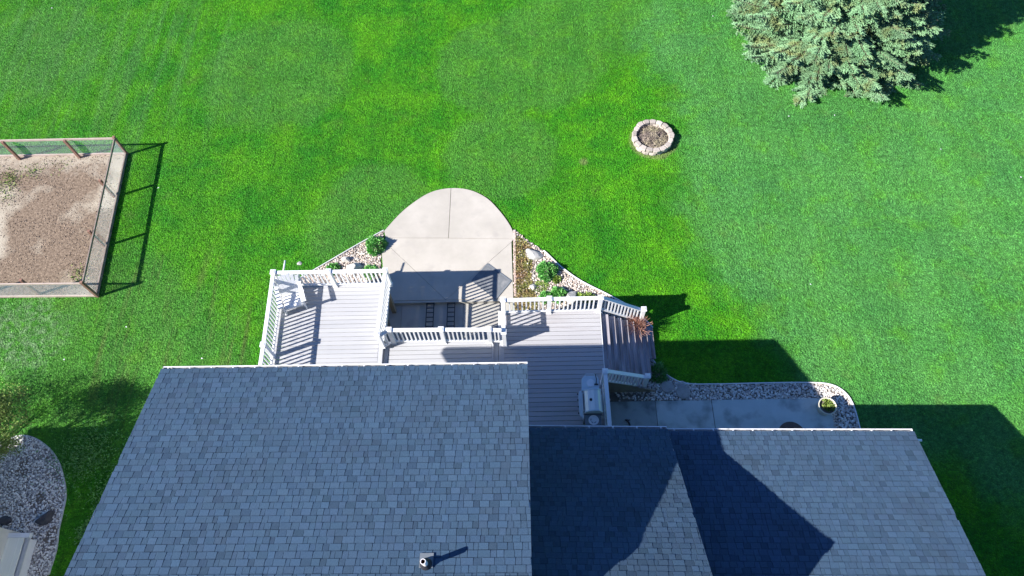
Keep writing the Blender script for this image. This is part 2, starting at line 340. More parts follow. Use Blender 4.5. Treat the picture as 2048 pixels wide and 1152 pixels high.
for x0, x1, t in ((2.55, 4.07, .70), (4.07, 5.86, 1.0), (5.86, 9.6, 1.02)):
    panel([(x0, 4.9), (x1, 4.9), (x1, 7.44), (x0, 7.44)], .03, CONCD, gw, t, .15, .012)
# pinkish curb along the patio's right side
cb = tag(empty('patio_curb', (-.4, 11.2, 0)), kind='structure')
for k in range(11):
    y0 = 11.3 + k * .245
    o = MB().box((-.425, y0, -.05), (-.34, y0 + .235, .058), rng.uniform(.85, 1.1)).build('curb_block', CURB, cb, bevel=.006); o.matrix_parent_inverse = cb.matrix_basis.inverted()

# ------------------------------------------------------------------ house
SL = math.tan(R(18.94)); SM = .723
house = tag(empty('house', (0, 0, 0)), 'large house with blue grey shingled roofs and white gutters beside the deck', 'house')
pieces = []     # every shingle of the yard side: (screen size, verts, tone, roof index)
camp = np.array([0, 0, 22.0]); CW = np.array([[0.99958116, 0.02111453, 0.01979116], [-0.00939367, 0.88356795, -0.46820875], [-0.02737284, 0.46782673, 0.88339622]])
def roof_slope(ri, E0, E1, slope, run, expo=.150):
    E0 = np.array(E0, float); E1 = np.array(E1, float); L = np.linalg.norm(E1 - E0); ex = (E1 - E0) / L
    c = 1 / math.sqrt(1 + slope * slope); es = np.array([0, -c, slope * c]); nn = np.cross(ex, es); nn = nn / np.linalg.norm(nn)
    if nn[2] < 0: nn = -nn
    SLn = run / c; rows = int(SLn / expo) + 1
    r = random.Random(31 + ri)
    for i in range(rows):
        s0 = i * expo - .03 + r.uniform(-.003, .003); s1 = min(s0 + expo + .03, SLn)
        u = -r.uniform(0, .3); up = False
        while u < L:
            up = not up
            w = r.choice((.14, .17, .20, .24)) if up else r.choice((.09, .12, .16, .20))
            a = max(u, -.028); b = min(u + w, L + .028); u += w
            if b - a < .02: continue
            th = .015 if up else .007
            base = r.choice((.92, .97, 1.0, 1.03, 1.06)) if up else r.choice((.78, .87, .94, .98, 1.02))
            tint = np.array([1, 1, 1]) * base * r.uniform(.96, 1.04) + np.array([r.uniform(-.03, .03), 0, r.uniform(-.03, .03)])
            g = .004
            def pt3(uu, ss, hh): return E0 + ex * uu + es * ss + nn * hh
            lo = [pt3(a + g, s0, 0), pt3(b - g, s0, 0), pt3(b - g, s1, 0), pt3(a + g, s1, 0)]
            hi = [pt3(a + g, s0, th + .004), pt3(b - g, s0, th + .004), pt3(b - g, s1, .005), pt3(a + g, s1, .005)]
            sb = s0 + expo - .022; hb = th + .004 + (.005 - th - .004) * (sb - s0) / (s1 - s0)  # dark strip below next course: printed shadow line, also paints in the butt's shadow
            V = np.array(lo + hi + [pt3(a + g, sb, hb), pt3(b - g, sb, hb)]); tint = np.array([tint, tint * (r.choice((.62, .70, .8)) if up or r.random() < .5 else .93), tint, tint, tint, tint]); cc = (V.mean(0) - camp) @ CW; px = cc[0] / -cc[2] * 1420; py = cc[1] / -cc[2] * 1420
            size = (b - a) * expo / cc[2] ** 2 if abs(px) < 1010 and abs(py) < 562 else 0
            pieces.append((size, V, tint, ri))
    return E0, E1, es, nn, SLn
mainE = ((-8.83, 6.35, 6.16), (-.03, 6.29, 6.16)); midE = ((-.28, 5.43, 3.90), (3.58, 5.33, 3.90)); garE = ((3.40, 5.425, 3.40), (10.13, 5.296, 3.40))
roofs = []
RUN = (5.0, 4.2, 5.0)
def roof_deck(E0, E1, slope, run, name):
    """underlay slab of both slopes, a ridge cap, white rake boards"""
    (x0, y0, z0), (x1, y1, z1) = E0, E1; zr = z0 + slope * run; t = .16; d = .010
    def prof(x, y): return [(x, y - .004, z0 - d), (x, y - run, zr - d), (x, y - 2 * run, z0 - d), (x, y - 2 * run, z0 - t), (x, y - run, zr - t), (x, y - .004, z0 - t)]
    prof0 = prof(x0, y0); prof1 = prof(x1, y1)
    f = [(i, (i + 1) % 6, 6 + (i + 1) % 6, 6 + i) for i in range(6)] + [(5, 4, 1, 0), (4, 3, 2, 1), (6, 7, 10, 11), (7, 8, 9, 10)]
    o = MB().add(prof0 + prof1, f, .9).build('roof', SHING, house); o['label'] = name
    for x, s in ((x0, -1), (x1, 1)):
        a = y0 if s < 0 else y1; rk = MB()
        for (ya, za), (yb, zb) in (((a, z0), (a - run, zr)), ((a - run, zr), (a - 2 * run, z0))):
            v = [(x + s * .001, ya, za - t - .02), (x + s * .001, yb, zb - t - .02), (x + s * .001, yb, zb - .03), (x + s * .001, ya, za - .03)]
            v += [(x + s * .020, p[1], p[2]) for p in v]
            rk.add(v, [(0, 1, 2, 3), (7, 6, 5, 4), (0, 4, 5, 1), (1, 5, 6, 2), (2, 6, 7, 3), (3, 7, 4, 0)])
        rk.build('rake_board', ALU, o)
    rc = MB(); n = int((x1 - x0) / .3)
    for k in range(n):
        a = x0 + (x1 - x0) * k / n; b = a + (x1 - x0) / n + .02; h = .03 + .004 * (k % 2); ya = y0 + (y1 - y0) * k / n - run; yb = ya
        rc.add([(a, ya + .15, zr - slope * .15 + h), (b, yb + .15, zr - slope * .15 + h), (b, yb, zr + h), (a, ya, zr + h), (a, ya - .15, zr - slope * .15 + h), (b, yb - .15, zr - slope * .15 + h)], [(0, 1, 2, 3), (3, 2, 5, 4)], rng.uniform(.85, 1.1))
    rc.build('ridge_cap', SHING, o)
    return o
for i, ((E0, E1), sl, nm) in enumerate(((mainE, SL, 'widest and highest shingled roof with the vent pipe'), (midE, SM, 'steeper middle roof mostly in shade'), (garE, SL, 'low right hand roof crossed by a dark shadow'))):
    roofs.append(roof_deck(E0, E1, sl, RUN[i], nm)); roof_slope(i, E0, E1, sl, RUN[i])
BF = [(4, 5, 9, 8), (8, 9, 6, 7), (0, 1, 5, 4), (1, 2, 6, 5), (2, 3, 7, 6), (3, 0, 4, 7)]
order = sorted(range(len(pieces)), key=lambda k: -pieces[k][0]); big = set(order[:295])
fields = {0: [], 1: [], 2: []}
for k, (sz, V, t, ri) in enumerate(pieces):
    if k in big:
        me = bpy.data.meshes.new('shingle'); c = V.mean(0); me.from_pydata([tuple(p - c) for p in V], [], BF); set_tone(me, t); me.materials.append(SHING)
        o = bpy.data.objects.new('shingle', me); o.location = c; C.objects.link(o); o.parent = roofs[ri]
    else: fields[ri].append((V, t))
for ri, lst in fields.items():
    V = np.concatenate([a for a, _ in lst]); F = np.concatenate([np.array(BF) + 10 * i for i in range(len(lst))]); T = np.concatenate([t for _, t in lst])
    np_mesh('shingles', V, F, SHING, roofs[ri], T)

def gutter(E0, E1, dx0, dx1, hang, first):
    (x0, y0, z0), (x1, y1, z1) = E0, E1; x0 += dx0; x1 += dx1
    def yy(x): return y0 + (y1 - y0) * (x - E0[0]) / (E1[0] - E0[0])
    g = MB(); z = z0 - .035
    def strip(ya, yb, za, zb):
        v = [(x, yy(x) + a, c) for x in (x0, x1) for a, c in ((ya, za), (yb, za), (yb, zb), (ya, zb))]
        g.add(v, [(3, 2, 1, 0), (4, 5, 6, 7), (0, 1, 5, 4), (1, 2, 6, 5), (2, 3, 7, 6), (3, 0, 4, 7)])
    strip(-.018, -.012, z - .11, z + .005); strip(-.012, .105, z - .11, z - .104); strip(.105, .111, z - .104, z - .006)
    strip(.088, .113, z - .006, z)
    for x in (x0, x1): g.box((x - .004, yy(x) - .018, z - .11), (x + .004, yy(x) + .113, z + .003))
    o = g.build('gutter', ALU, house)
    x = x0 + first; k = 0
    hm = None
    while x < x1 - .05:
        if hm is None:
            hm = MB().box((-.014, -.03, -.004), (.014, .09, .004)).box((-.018, .07, -.022), (.018, .09, .002)); h = hm.build('hanger', ALU, o); me = h.data
        else: h = bpy.data.objects.new('hanger', me); C.objects.link(h); h.parent = o
        h.location = (x, yy(x), z + .001); x += hang; k += 1
    return o
gutter(*mainE, 0, .02, .53, .12); gutter(*midE, .26, 0, .62, .35); gutter(*garE, .17, 0, .52, .3)
# eave trim and walls
def walls(x0, x1, yn, ys, zt, slope, yr, zr, zb=-.4):
    m = MB(); 
    def w(x):
        return [(x, ys, zb), (x, yn, zb), (x, yn, zt), (x, yr, zr), (x, ys, zt)]
    v = w(x0) + w(x1)
    m.add(v, [(4, 3, 2, 1, 0), (5, 6, 7, 8, 9), (1, 2, 7, 6), (0, 5, 9, 4)])
    o = m.build('wall', SIDING, house); return o
w1 = walls(-8.4, -.3, 5.8, -3.2, 6.16 + SL * .5 - .17, SL, 1.32, 7.88 - .2)
w2 = walls(-.29, 3.38, 4.9, -2.4, 3.9 + SM * .5 - .17, SM, 1.17, 6.92 - .2)
w3 = walls(3.39, 9.8, 4.9, -4.1, 3.4 + SL * .5 - .17, SL, .36, 5.11 - .2)
def siding(wall, x0, x1, y, z0, z1):
    m = MB(); z = z0
    while z < z1 - .02:
        m.add([(x0, y + .002, z + .2), (x1, y + .002, z + .2), (x1, y + .018, z), (x0, y + .018, z), (x0, y + .002, z), (x1, y + .002, z)], [(0, 3, 2, 1), (3, 4, 5, 2)], rng.uniform(.97, 1.03)); z += .2
    tag(m.build('siding_boards', SIDING, wall), kind='stuff')
siding(w1, -8.4, -.3, 5.8, -.1, 6.1); siding(w2, -.29, 3.38, 4.9, 1.4, 4.0); siding(w3, 3.39, 9.8, 4.9, .1, 3.3)
def window(wall, x, y, z, w, h, name='window'):
    f = MB()
    for a, b in (((x, y + .02, z), (x + w, y + .06, z + .07)), ((x, y + .02, z + h - .07), (x + w, y + .06, z + h)), ((x, y + .02, z + .07), (x + .07, y + .06, z + h - .07)), ((x + w - .07, y + .02, z + .07), (x + w, y + .06, z + h - .07)), ((x + w / 2 - .03, y + .02, z + .07), (x + w / 2 + .03, y + .058, z + h - .07))): f.box(a, b)
    o = f.build(name, WHITE, house); MB().box((x + .071, y + .022, z + .071), (x + w - .071, y + .032, z + h - .071)).build('pane', GLASS, o)
window(w1, -7.4, 5.8, 1.75, 1.8, 2.1, 'sliding_door'); window(w1, -4.2, 5.8, 2.3, 1.6, 1.3); window(w1, -2.2, 5.8, 2.3, 1.2, 1.3)
window(w1, -5.4, 5.8, -.05, 1.8, 1.5); window(w2, .6, 4.9, 1.4, 1.8, 2.05, 'sliding_door'); window(w3, 7.4, 4.9, .06, .95, 2.1, 'back_door'); window(w3, 4.6, 4.9, 1.2, 1.4, 1.1)
# vent pipe on the big roof
def on_main(x, y): return Vector((x, y, 6.16 + (6.32 - y) * SL))
vb = (-1.996, 1.701, 7.720); vpos = on_main(vb[0], vb[1])
vp = empty('vent_pipe', vpos, 0, house); tilt = Matrix.Rotation(-R(18.94), 4, 'X')
fl = MB().box((-.13, -.1, .024), (.13, .19, .030)).build('flashing', DGREYP, vp); fl.rotation_euler = (-R(18.94), 0, 0)
MB().lathe([(.118, .0), (.112, .06), (.085, .10), (.07, .13), (.058, .145)], (0, -.02, .01)).build('boot', BLACK, vp, True)
MB().lathe([(.052, .0), (.052, .40), (.040, .40), (.040, .2)], (0, -.02, .05)).build('pipe', PVC, vp, True)
MB().lathe([(.0395, .12), (.0395, .36)], (0, -.02, .05)).lathe([(.0395, .12), (0.001, .12)], (0, -.02, .05)).build('pipe_bore', PVCIN, vp, True)
# small white downspout elbow by the right roof corner
MB().tube([(10.16, 5.14, 3.32), (10.24, 5.12, 3.30), (10.34, 5.12, 3.27)], .035, 8).build('downspout_elbow', ALU, house)
MB().box((9.84, 4.95, .05), (9.92, 5.02, 3.25)).build('downspout', ALU, house)

# ------------------------------------------------------------------ deck
ZM, ZW, ZR = 1.62, 1.48, 1.34
deck = tag(empty('deck', (0, 0, 0)), 'raised grey composite deck with white railings on three levels behind the house', 'deck')
def boards_x(x0, x1, y0, y1, z, m, w=.134, gap=.0125):
    y = y1
    while y - w > y0 - .001:
        t = rng.uniform(.96, 1.04)
        MB().box((x0, y - w, z - .025), (x1, y, z), t).build('deck_board', m, deck, bevel=.003); y -= w + gap
boards_x(-7.98, -4.66, 5.82, 11.09, ZM, BOARD); boards_x(-4.36, -1.12, 5.82, 9.02, ZW, BOARD); boards_x(-.72, 2.36, 5.44, 10.08, ZR, BOARDR)
boards_x(-.28, 2.36, 4.92, 5.40, ZR, BOARDR)
def long_board(x0, x1, y0, y1, z): MB().box((x0, y0, z - .025), (x1, y1, z), rng.uniform(.96, 1.04)).build('deck_board', TREADN, deck, bevel=.003)
long_board(-4.652, -4.512, 5.82, 11.09, ZM); long_board(-4.50, -4.366, 5.82, 9.02, ZW + .001)
long_board(-1.112, -1.06, 5.82, 9.02, ZW); long_board(-1.05, -.915, 5.82, 9.0, ZR + .02); long_board(-.905, -.728, 5.44, 10.08, ZR + .004)
fr = MB()
for x0, x1, y0, y1, z in ((-7.98, -4.52, 5.82, 11.08, ZM), (-4.5, -1.07, 5.82, 9.0, ZW), (-.90, 2.35, 5.44, 10.06, ZR)):
    n = int((x1 - x0) / .406)
    for k in range(n + 1):
        x = x0 + .02 + (x1 - x0 - .06) * k / n; fr.box((x, y0 + .04, z - .22), (x + .038, y1 - .04, z - .028))
    fr.box((x0, y0 + .01, z - .222), (x1, y0 + .048, z - .029)); fr.box((x0 + .1, y1 - .6, z - .40), (x1 - .1, y1 - .52, z - .224))
fr.build('joist_frame', JOIST, deck)
# white rim boards
rb = MB()
for a, b in (((-8.01, 5.82, ZM - .24), (-7.985, 11.12, ZM + .002)), ((-7.985, 11.095, ZM - .24), (-4.50, 11.12, ZM - .002)), ((-4.508, 9.03, ZM - .24), (-4.484, 11.095, ZM - .003)), ((-4.484, 9.026, ZW - .24), (-1.05, 9.05, ZW - .003)),
             ((-.915, 9.05, ZR - .24), (-.907, 10.09, ZR - .003)), ((-.907, 10.085, ZR - .24), (2.37, 10.11, ZR - .003)), ((2.363, 5.0, ZR - .24), (2.385, 10.085, ZR - .003)), ((-1.05, 9.004, ZR - .2), (-.918, 9.05, ZR + .015))): rb.box(a, b)
rb.build('rim_board', WHITE, deck)
MB().box((-4.511, 5.82, ZW + .003), (-4.5085, 9.0, ZM - .027)).build('riser', BOARD, deck); MB().box((-1.0585, 5.82, ZR + .022), (-1.056, 9.0, ZW - .027)).build('riser', BOARD, deck)
ps = MB()
for x, y, z in ((-7.9, 10.9, ZM), (-6.2, 10.9, ZM), (-4.6, 10.9, ZM), (-4.6, 8.95, ZW), (-2.6, 8.9, ZW), (-.9, 8.9, ZR), (-.8, 9.95, ZR), (.7, 9.95, ZR), (2.25, 9.95, ZR), (2.25, 7.6, ZR), (-7.9, 8.3, ZM)):
    MB().box((x - .07, y - .07, -.2), (x + .07, y + .07, z - .23)).build('support_post', JOIST, deck)
MB().bar((-4.62, 10.2, .75), (-4.5, 9.4, -.05), .09, .09).build('brace', DGREYP, deck)

# railings
PH = 1.02
capme = [None]; postme = {}
def post(x, y, zf, ztop):
    h = ztop - zf; key = round(h, 2)
    if key not in postme:
        o = MB().box((-.062, -.062, 0), (.062, .062, h - .055)).box((-.078, -.078, 0), (.078, .078, .035)).build('post', WHITE, deck, bevel=.004); postme[key] = o.data
    else:
        o = bpy.data.objects.new('post', postme[key]); C.objects.link(o); o.parent = deck
    o.location = (x, y, zf)
    if capme[0] is None:
        c = MB().box((-.085, -.085, -.055), (.085, .085, -.022)).add([(-.078, -.078, -.022), (.078, -.078, -.022), (.078, .078, -.022), (-.078, .078, -.022), (-.02, -.02, 0), (.02, -.02, 0), (.02, .02, 0), (-.02, .02, 0)], [(0, 1, 5, 4), (1, 2, 6, 5), (2, 3, 7, 6), (3, 0, 4, 7), (4, 5, 6, 7)]).build('post_cap', WHITE, o); capme[0] = c.data
    else: c = bpy.data.objects.new('post_cap', capme[0]); C.objects.link(c); c.parent = o
    c.location = (0, 0, h)
    return o
balme = {}
def railing(a, b, za, zb, zta, ztb, n, trim=.062):
    """a,b plan points; za,zb bottom rail heights; zta,ztb top rail heights; n balusters"""
    a = Vector(a[:2]); b = Vector(b[:2]); d = (b - a).normalized(); a2 = a + d * trim; b2 = b - d * trim
    r = MB().bar((*a2, zta), (*b2, ztb), .118, .052)
    o = r.build('railing', WHITE, deck, bevel=.006)
    MB().bar((*a2, za), (*b2, zb), .062, .06).build('bottom_rail', WHITE, o, bevel=.004)
    for k in range(n):
        t = (k + 1) / (n + 1); p = a2.lerp(b2, t); z0 = za + (zb - za) * t + .025; z1 = zta + (ztb - zta) * t - .02; h = round(z1 - z0, 2)
        if h not in balme:
            c = MB().box((-.021, -.021, 0), (.021, .021, h)).build('baluster', WHITE, o); balme[h] = c.data
        else: c = bpy.data.objects.new('baluster', balme[h]); C.objects.link(c); c.parent = o
        c.location = (p.x, p.y, z0)
    return o
pA, pB, pC, pD, pE = (-8.0, 11.04), (-6.24, 11.03), (-4.44, 11.02), (-4.51, 8.83), (-7.93, 8.55)
pF, pF2, pF3, pH = (-4.20, 9.02), (-2.61, 9.0), (-1.16, 8.97), (-.71, 8.93)
pG1, pG2, pG3, pNW, pJ, pK = (-.73, 10.03), (.72, 10.04), (2.32, 10.04), (3.80, 10.12), (2.28, 7.60), (3.70, 7.82)
pEh, pJh = (-7.88, 5.84), (2.30, 4.93)
for p in (pA, pB, pC, pD, pE): post(*p, ZM, ZM + 1.01)
for p in (pF, pF2, pF3): post(*p, ZW, ZW + 1.01)
for p in (pH, pG1, pG2, pG3, pJ): post(*p, ZR, ZR + 1.01)
post(*pNW, 0, 1.30); post(*pK, 0, 1.30)
def flat(a, b, z, sp=.137):
    L = math.hypot(b[0] - a[0], b[1] - a[1]) - .13; railing(a, b, z + .10, z + .10, z + .925, z + .925, max(1, round(L / sp) - 1))
flat(pA, pB, ZM); flat(pB, pC, ZM); flat(pC, pD, ZM); flat(pA, pE, ZM); flat(pE, pEh, ZM)
flat(pD, pF, ZW, .12); flat(pF, pF2, ZW); flat(pF2, pF3, ZW); flat(pF3, pH, ZW, .12); flat(pG1, pH, ZR); flat(pG1, pG2, ZR); flat(pG2, pG3, ZR); flat(pJ, pJh, ZR)
railing(pG3, pNW, ZR + .16, .42, ZR + .93, 1.20, 11); railing(pJ, pK, ZR + .16, .42, ZR + .93, 1.20, 11)
# stairs running down to the right
NT = 8; X0, X1 = 2.39, 4.20; rise = ZR / (NT + 1)
st = empty('stairs', (0, 0, 0), 0, deck)
for k in range(NT):
    z = ZR - rise * (k + 1) + .02; xa = X0 + (X1 - X0) * k / NT; xb = X0 + (X1 - X0) * (k + 1) / NT + .02
    ys = 7.72 if k < NT - 2 else (8.15 if k == NT - 2 else 8.83); yn = 9.98
    MB().box((xa + .004, ys, z - .028), (xa + .118, yn, z), rng.uniform(.9, 1.08)).box((xa + .124, ys, z - .028), (xb, yn, z), rng.uniform(.9, 1.08)).build('tread', TREAD, st, bevel=.003)
    MB().box((xa - .018, ys + .01, z + .001), (xa - .002, yn - .01, z + rise - .029), .8).build('riser', TREAD, st)
for y in (7.74, 9.0, 9.93): MB().add([(2.39, y, .0), (4.1, y, .0), (4.1, y, .1), (2.39, y, ZR - .2), (2.39, y + .04, .0), (4.1, y + .04, .0), (4.1, y + .04, .1), (2.39, y + .04, ZR - .2)], [(0, 1, 2, 3), (7, 6, 5, 4), (1, 5, 6, 2), (2, 6, 7, 3), (3, 7, 4, 0)]).build('stringer', JOIST, st)


# ------------------------------------------------------------------ things on and by the deck
# white adirondack chair, seat slats, fan back
def adirondack(loc, rz):
    t = tag(empty('adirondack_chair', loc, rz), 'white slatted wooden lounge chair with fan back in the upper left deck corner', 'chair')
    t.scale = (1.02, 1.02, 1.02)
    for k in range(6):
        y = .30 - k * .098; z = .36 - k * .022
        MB().bar((-.27, y, z), (.27, y, z), .085, .02).build('seat_slat', WHITE, t, bevel=.003)
    MB().bar((-.27, .355, .33), (.27, .355, .33), .02, .09).build('seat_apron', WHITE, t, bevel=.003)
    for k in range(7):
        u = (k - 3) / 3; h = .80 - .17 * u * u; x0 = u * .21; x1 = u * .37
        o = MB().bar((x0, -.20, .24), (x1, -.20 - .31 * (h / .8), .24 + h * .92), .100, .018, up=(0, 1, .35)).build('back_slat', WHITE, t, bevel=.003)
    MB().bar((-.30, -.42, .62), (.30, -.42, .62), .05, .03).build('back_brace', WHITE, t)
    MB().bar((-.30, -.235, .25), (.30, -.235, .25), .03, .06).build('back_brace', WHITE, t)
    for s in (-1, 1):
        a = MB(); w0, w1 = s * .36 - .075, s * .36 + .075
        poly = [(w0, .40), (w1, .40), (w1, .10), (s * .36 + .045, -.45), (s * .36 - .045, -.45), (w0, .10)]
        a.prism(poly, .555, .578).build('armrest', WHITE, t, bevel=.004)
        MB().box((s * .315 - .018, .27, 0), (s * .315 + .018, .37, .555)).build('leg', WHITE, t, bevel=.003)
        MB().bar((s * .288, .36, .30), (s * .288, -.58, .045), .022, .11).build('leg', WHITE, t, bevel=.003)
        MB().bar((s * .345, -.40, .555), (s * .345, -.38, .14), .03, .06).build('arm_support', WHITE, t)
    return t
adirondack((-7.50, 10.44, ZM), R(199))

# gas grill facing the house side of the deck
def grill(loc):
    t = tag(empty('gas_grill', loc), 'grey and stainless gas grill with two side shelves against the deck railing', 'grill')
    for x in (-.22, .20):
        for y in (-.36, .36): MB().box((x - .03, y - .03, .08), (x + .03, y + .03, .62)).build('leg', DGREYP, t)
    for x in (-.22, .20):
        for y in (-.36, .36): MB().tube([(x - .02, y, .05), (x + .02, y, .05)], .05, 12).build('caster', BLACK, t)
    MB().box((-.25, -.38, .12), (.23, .38, .17)).box((-.24, -.34, .17), (.22, .34, .70)).build('cabinet', GREYP, t, bevel=.01)
    MB().box((-.27, -.35, .70), (.26, .35, .86)).build('firebox', DGREYP, t, bevel=.015)
    prof = [(-.235, .862), (-.225, .96), (-.14, 1.06), (.03, 1.12), (.15, 1.10), (.245, .97), (.255, .862)]
    def lid(y0, y1, grow, m, name):
        v = [(x * (1 + grow), y, .862 + (z - .862) * (1 + grow)) for y in (y0, y1) for x, z in prof]; n = len(prof)
        return MB().add(v, [tuple(range(n)), tuple(range(2 * n - 1, n - 1, -1))] + [(i, i + n, (i + 1) % n + n, (i + 1) % n) for i in range(n)]).build(name, m, t)
    lid(-.30, .30, 0, STEEL, 'lid'); lid(-.34, -.302, .05, GREYP, 'lid_end'); lid(.302, .34, .05, GREYP, 'lid_end')
    h = MB().tube([(-.30, -.27, .93), (-.30, .27, .93)], .013, 8); h.bar((-.30, -.26, .93), (-.22, -.26, .92), .015, .015); h.bar((-.30, .26, .93), (-.22, .26, .92), .015, .015); h.build('handle', GREYP, t)
    MB().lathe([(.001, .006), (.042, .006), (.045, 0)], (-.06, .0, 1.094), 16).build('thermometer', BLACK, t)
    pan = [(-.30, -.46), (-.375, -.40), (-.395, -.2), (-.395, .2), (-.375, .34), (-.30, .38)]
    MB().prism(pan, .72, .84).build('control_panel', GREYP, t, bevel=.01)
    for y in (-.3, -.1, .1, .28): MB().tube([(-.40, y, .78), (-.43, y, .78)], .025, 10).build('knob', BLACK, t)
    MB().prism([(-.30, .36), (.22, .36), (.23, .72), (.17, .82), (-.20, .82), (-.28, .72)], .80, .85).build('side_shelf', GREYP, t, bevel=.01)
    MB().lathe([(.001, .018), (.115, .018), (.125, .012), (.125, 0)], (-.02, .58, .851)).build('burner_cover', ALU, t)
    MB().tube([(-.18, .83, .84), (-.14, .865, .86), (.08, .865, .86), (.12, .83, .84)], .012, 8).build('towel_bar', GREYP, t)
    MB().prism([(-.24, -.80), (.21, -.80), (.23, -.36), (-.26, -.36)], .78, .83).build('side_shelf', DGREYP, t, bevel=.01)
    MB().lathe([(.001, .01), (.105, .01), (.115, .018), (.145, .018), (.15, 0)], (.0, -.53, .831)).build('side_burner', ALU, t)
    for a0 in (150, 215, 280):
        a = MB(); 
        a.bar((.085 * math.cos(R(a0)), -.53 + .085 * math.sin(R(a0)), .846), (.085 * math.cos(R(a0 + 42)), -.53 + .085 * math.sin(R(a0 + 42)), .846), .02, .01)
        a.build('burner_grate', DGREYP, t)
    MB().tube([(.14, .56, .87), (.15, .68, .93), (.13, .84, .90)], .012, 6).tube([(.08, .54, .87), (.2, .54, .87)], .022, 8).build('lighter_hose', BLACK, t)
    MB().box((.262, -.30, .80), (.285, .22, .86)).build('rear_rail', GREYP, t)
    return t
gr = grill((1.86, 6.70, ZR)); gr.scale = (1.0, 1.0, .98)
# pole bracket
t = tag(empty('flag_bracket', (-7.72, 11.1, 2.45)), 'short white pole sticking out over the grass from the deck railing', 'pole')
MB().tube([(0, -.02, 0), (.02, .40, .06)], .028, 10).build('pole', WHITE, t, True); MB().box((-.05, -.045, -.06), (.05, -.02, .06)).build('mount', WHITE, t)
# door mat on the patio, dark and square, set diagonally
mp_ = [(-1.356, 12.638, 0.060), (-0.507, 11.907, 0.060), (-1.051, 11.190, 0.060), (-1.916, 11.962, 0.060)]
mo = tag(empty('floor_mat', (-1.35, 11.95, .05)), 'square dark slate rubber mat lying diagonally on the pale patio', 'mat')
q = [(p[0] + 1.35, p[1] - 11.95) for p in mp_]
MB().prism([(x * .96, y * .96) for x, y in q], .002, .02).build('mat_field', RUBBER, mo)
bm_ = MB()
for i in range(4):
    a, b = Vector((*q[i], .013)), Vector((*q[(i + 1) % 4], .013)); bm_.bar(a * .985, b * .985, .035, .022)
bm_.build('mat_border', DGREYP, mo)
# two black ladder-like metal racks on the lower patio
def rack(x, label):
    t = tag(empty('metal_rack', (x, 10.62, -.13)), label, 'rack', 'black metal racks on the lower patio')
    for s in (-1, 1): MB().box((s * .125 - .014, -.40, .10), (s * .125 + .014, .53, .13)).build('side_bar', BLACK, t)
    for k in range(6): MB().box((-.111, -.385 + k * .175, .104), (.111, -.36 + k * .175, .126)).build('rung', BLACK, t)
    for s in (-1, 1):
        for y in (-.38, .50): MB().box((s * .125 - .013, y - .012, .0), (s * .125 + .013, y + .014, .10)).build('leg', BLACK, t)
rack((-3.340, 10.827, 0.000)[0], 'left of two black ladder shaped metal racks on the shaded lower patio'); rack((-2.611, 10.811, 0.000)[0], 'right of two black ladder shaped metal racks on the shaded lower patio')

# ------------------------------------------------------------------ pebbles
def ico():
    b = bmesh.new(); bmesh.ops.create_icosphere(b, subdivisions=1, radius=1); v = np.array([p.co[:] for p in b.verts]); f = np.array([[x.index for x in q.verts] for q in b.faces]); b.free(); return v, f
IV, IF = ico()
def pebbles(name, polys, m, sp, r0, r1, holes=(), z=.01, label=None, cat=None, tones=((1, .95, .92), (.86, .82, .80), (.72, .66, .62), (1.12, 1.1, 1.08), (.95, .8, .7), (.55, .52, .52)), dens=None):
    allp = np.array([p[:2] for poly in polys for p in poly]); lo = allp.min(0); hi = allp.max(0)
    gx, gy = np.meshgrid(np.arange(lo[0], hi[0], sp), np.arange(lo[1], hi[1], sp * .87)); P = np.stack([gx.ravel(), gy.ravel()], 1)
    P += nr.uniform(-.45, .45, P.shape) * sp
    k = np.zeros(len(P), bool)
    for poly in polys: k |= inside(P, poly)
    for h in holes: k &= ~inside(P, h)
    P = P[k]
    if dens is not None: P = P[nr.rand(len(P)) < dens(P)]
    n = len(P); r = nr.uniform(r0, r1, n); a = nr.uniform(0, 6.28, n); sx = r * nr.uniform(.85, 1.35, n); sy = r * nr.uniform(.65, 1.0, n); sz = r * nr.uniform(.45, .75, n)
    J = IV[None] * (1 + nr.uniform(-.16, .16, (n, len(IV), 1)))
    X = J[..., 0] * sx[:, None]; Y = J[..., 1] * sy[:, None]; Z = J[..., 2] * sz[:, None] + z + sz[:, None] * nr.uniform(.2, 1.1, n)[:, None]
    V = np.stack([X * np.cos(a)[:, None] - Y * np.sin(a)[:, None] + P[:, :1], X * np.sin(a)[:, None] + Y * np.cos(a)[:, None] + P[:, 1:], Z], -1).reshape(-1, 3)
    F = (IF[None] + (np.arange(n) * len(IV))[:, None, None]).reshape(-1, 3)
    T = np.array(tones)[nr.randint(0, len(tones), n)] * nr.uniform(.85, 1.15, (n, 1))
    o = np_mesh(name, V, F, m, None, np.repeat(T, len(IF), axis=0)); tag(o, label, cat); return o
SEDP = [(-0.399, 13.848, 0.000), (-0.092, 13.669, 0.000), (0.211, 13.363, 0.000), (0.270, 12.776, 0.000), (0.180, 11.963, 0.000), (0.388, 11.168, 0.000), (0.368, 10.400, 0.000), (-0.436, 10.418, 0.000)]
LOWH = [(-8.1, 5.8), (-.43, 5.8), (-.43, 11.3), (-4.75, 11.3), (-4.75, 10.6), (-8.1, 10.6)]
pebbles('gravel', [WESTBED], PEB, .062, .026, .044, holes=(LOWH, PATIO), label='pinkish river pebbles in the wedge bed left of the patio', cat='gravel')
pebbles('gravel', [EASTBED], PEB, .062, .026, .044, holes=(PATIO,), label='pinkish river pebbles in the bed between patio and stairs', cat='gravel', dens=lambda P: np.where(inside(P, SEDP), .22, 1))
pebbles('gravel', [GARBED], PEBG, .064, .030, .050, holes=(GWALK,), label='grey white river pebbles bordering the garage walk', cat='gravel', dens=lambda P: np.where(P[:, 0] < 3.4, .35, np.where(P[:, 0] < 4.0, .7, 1)))
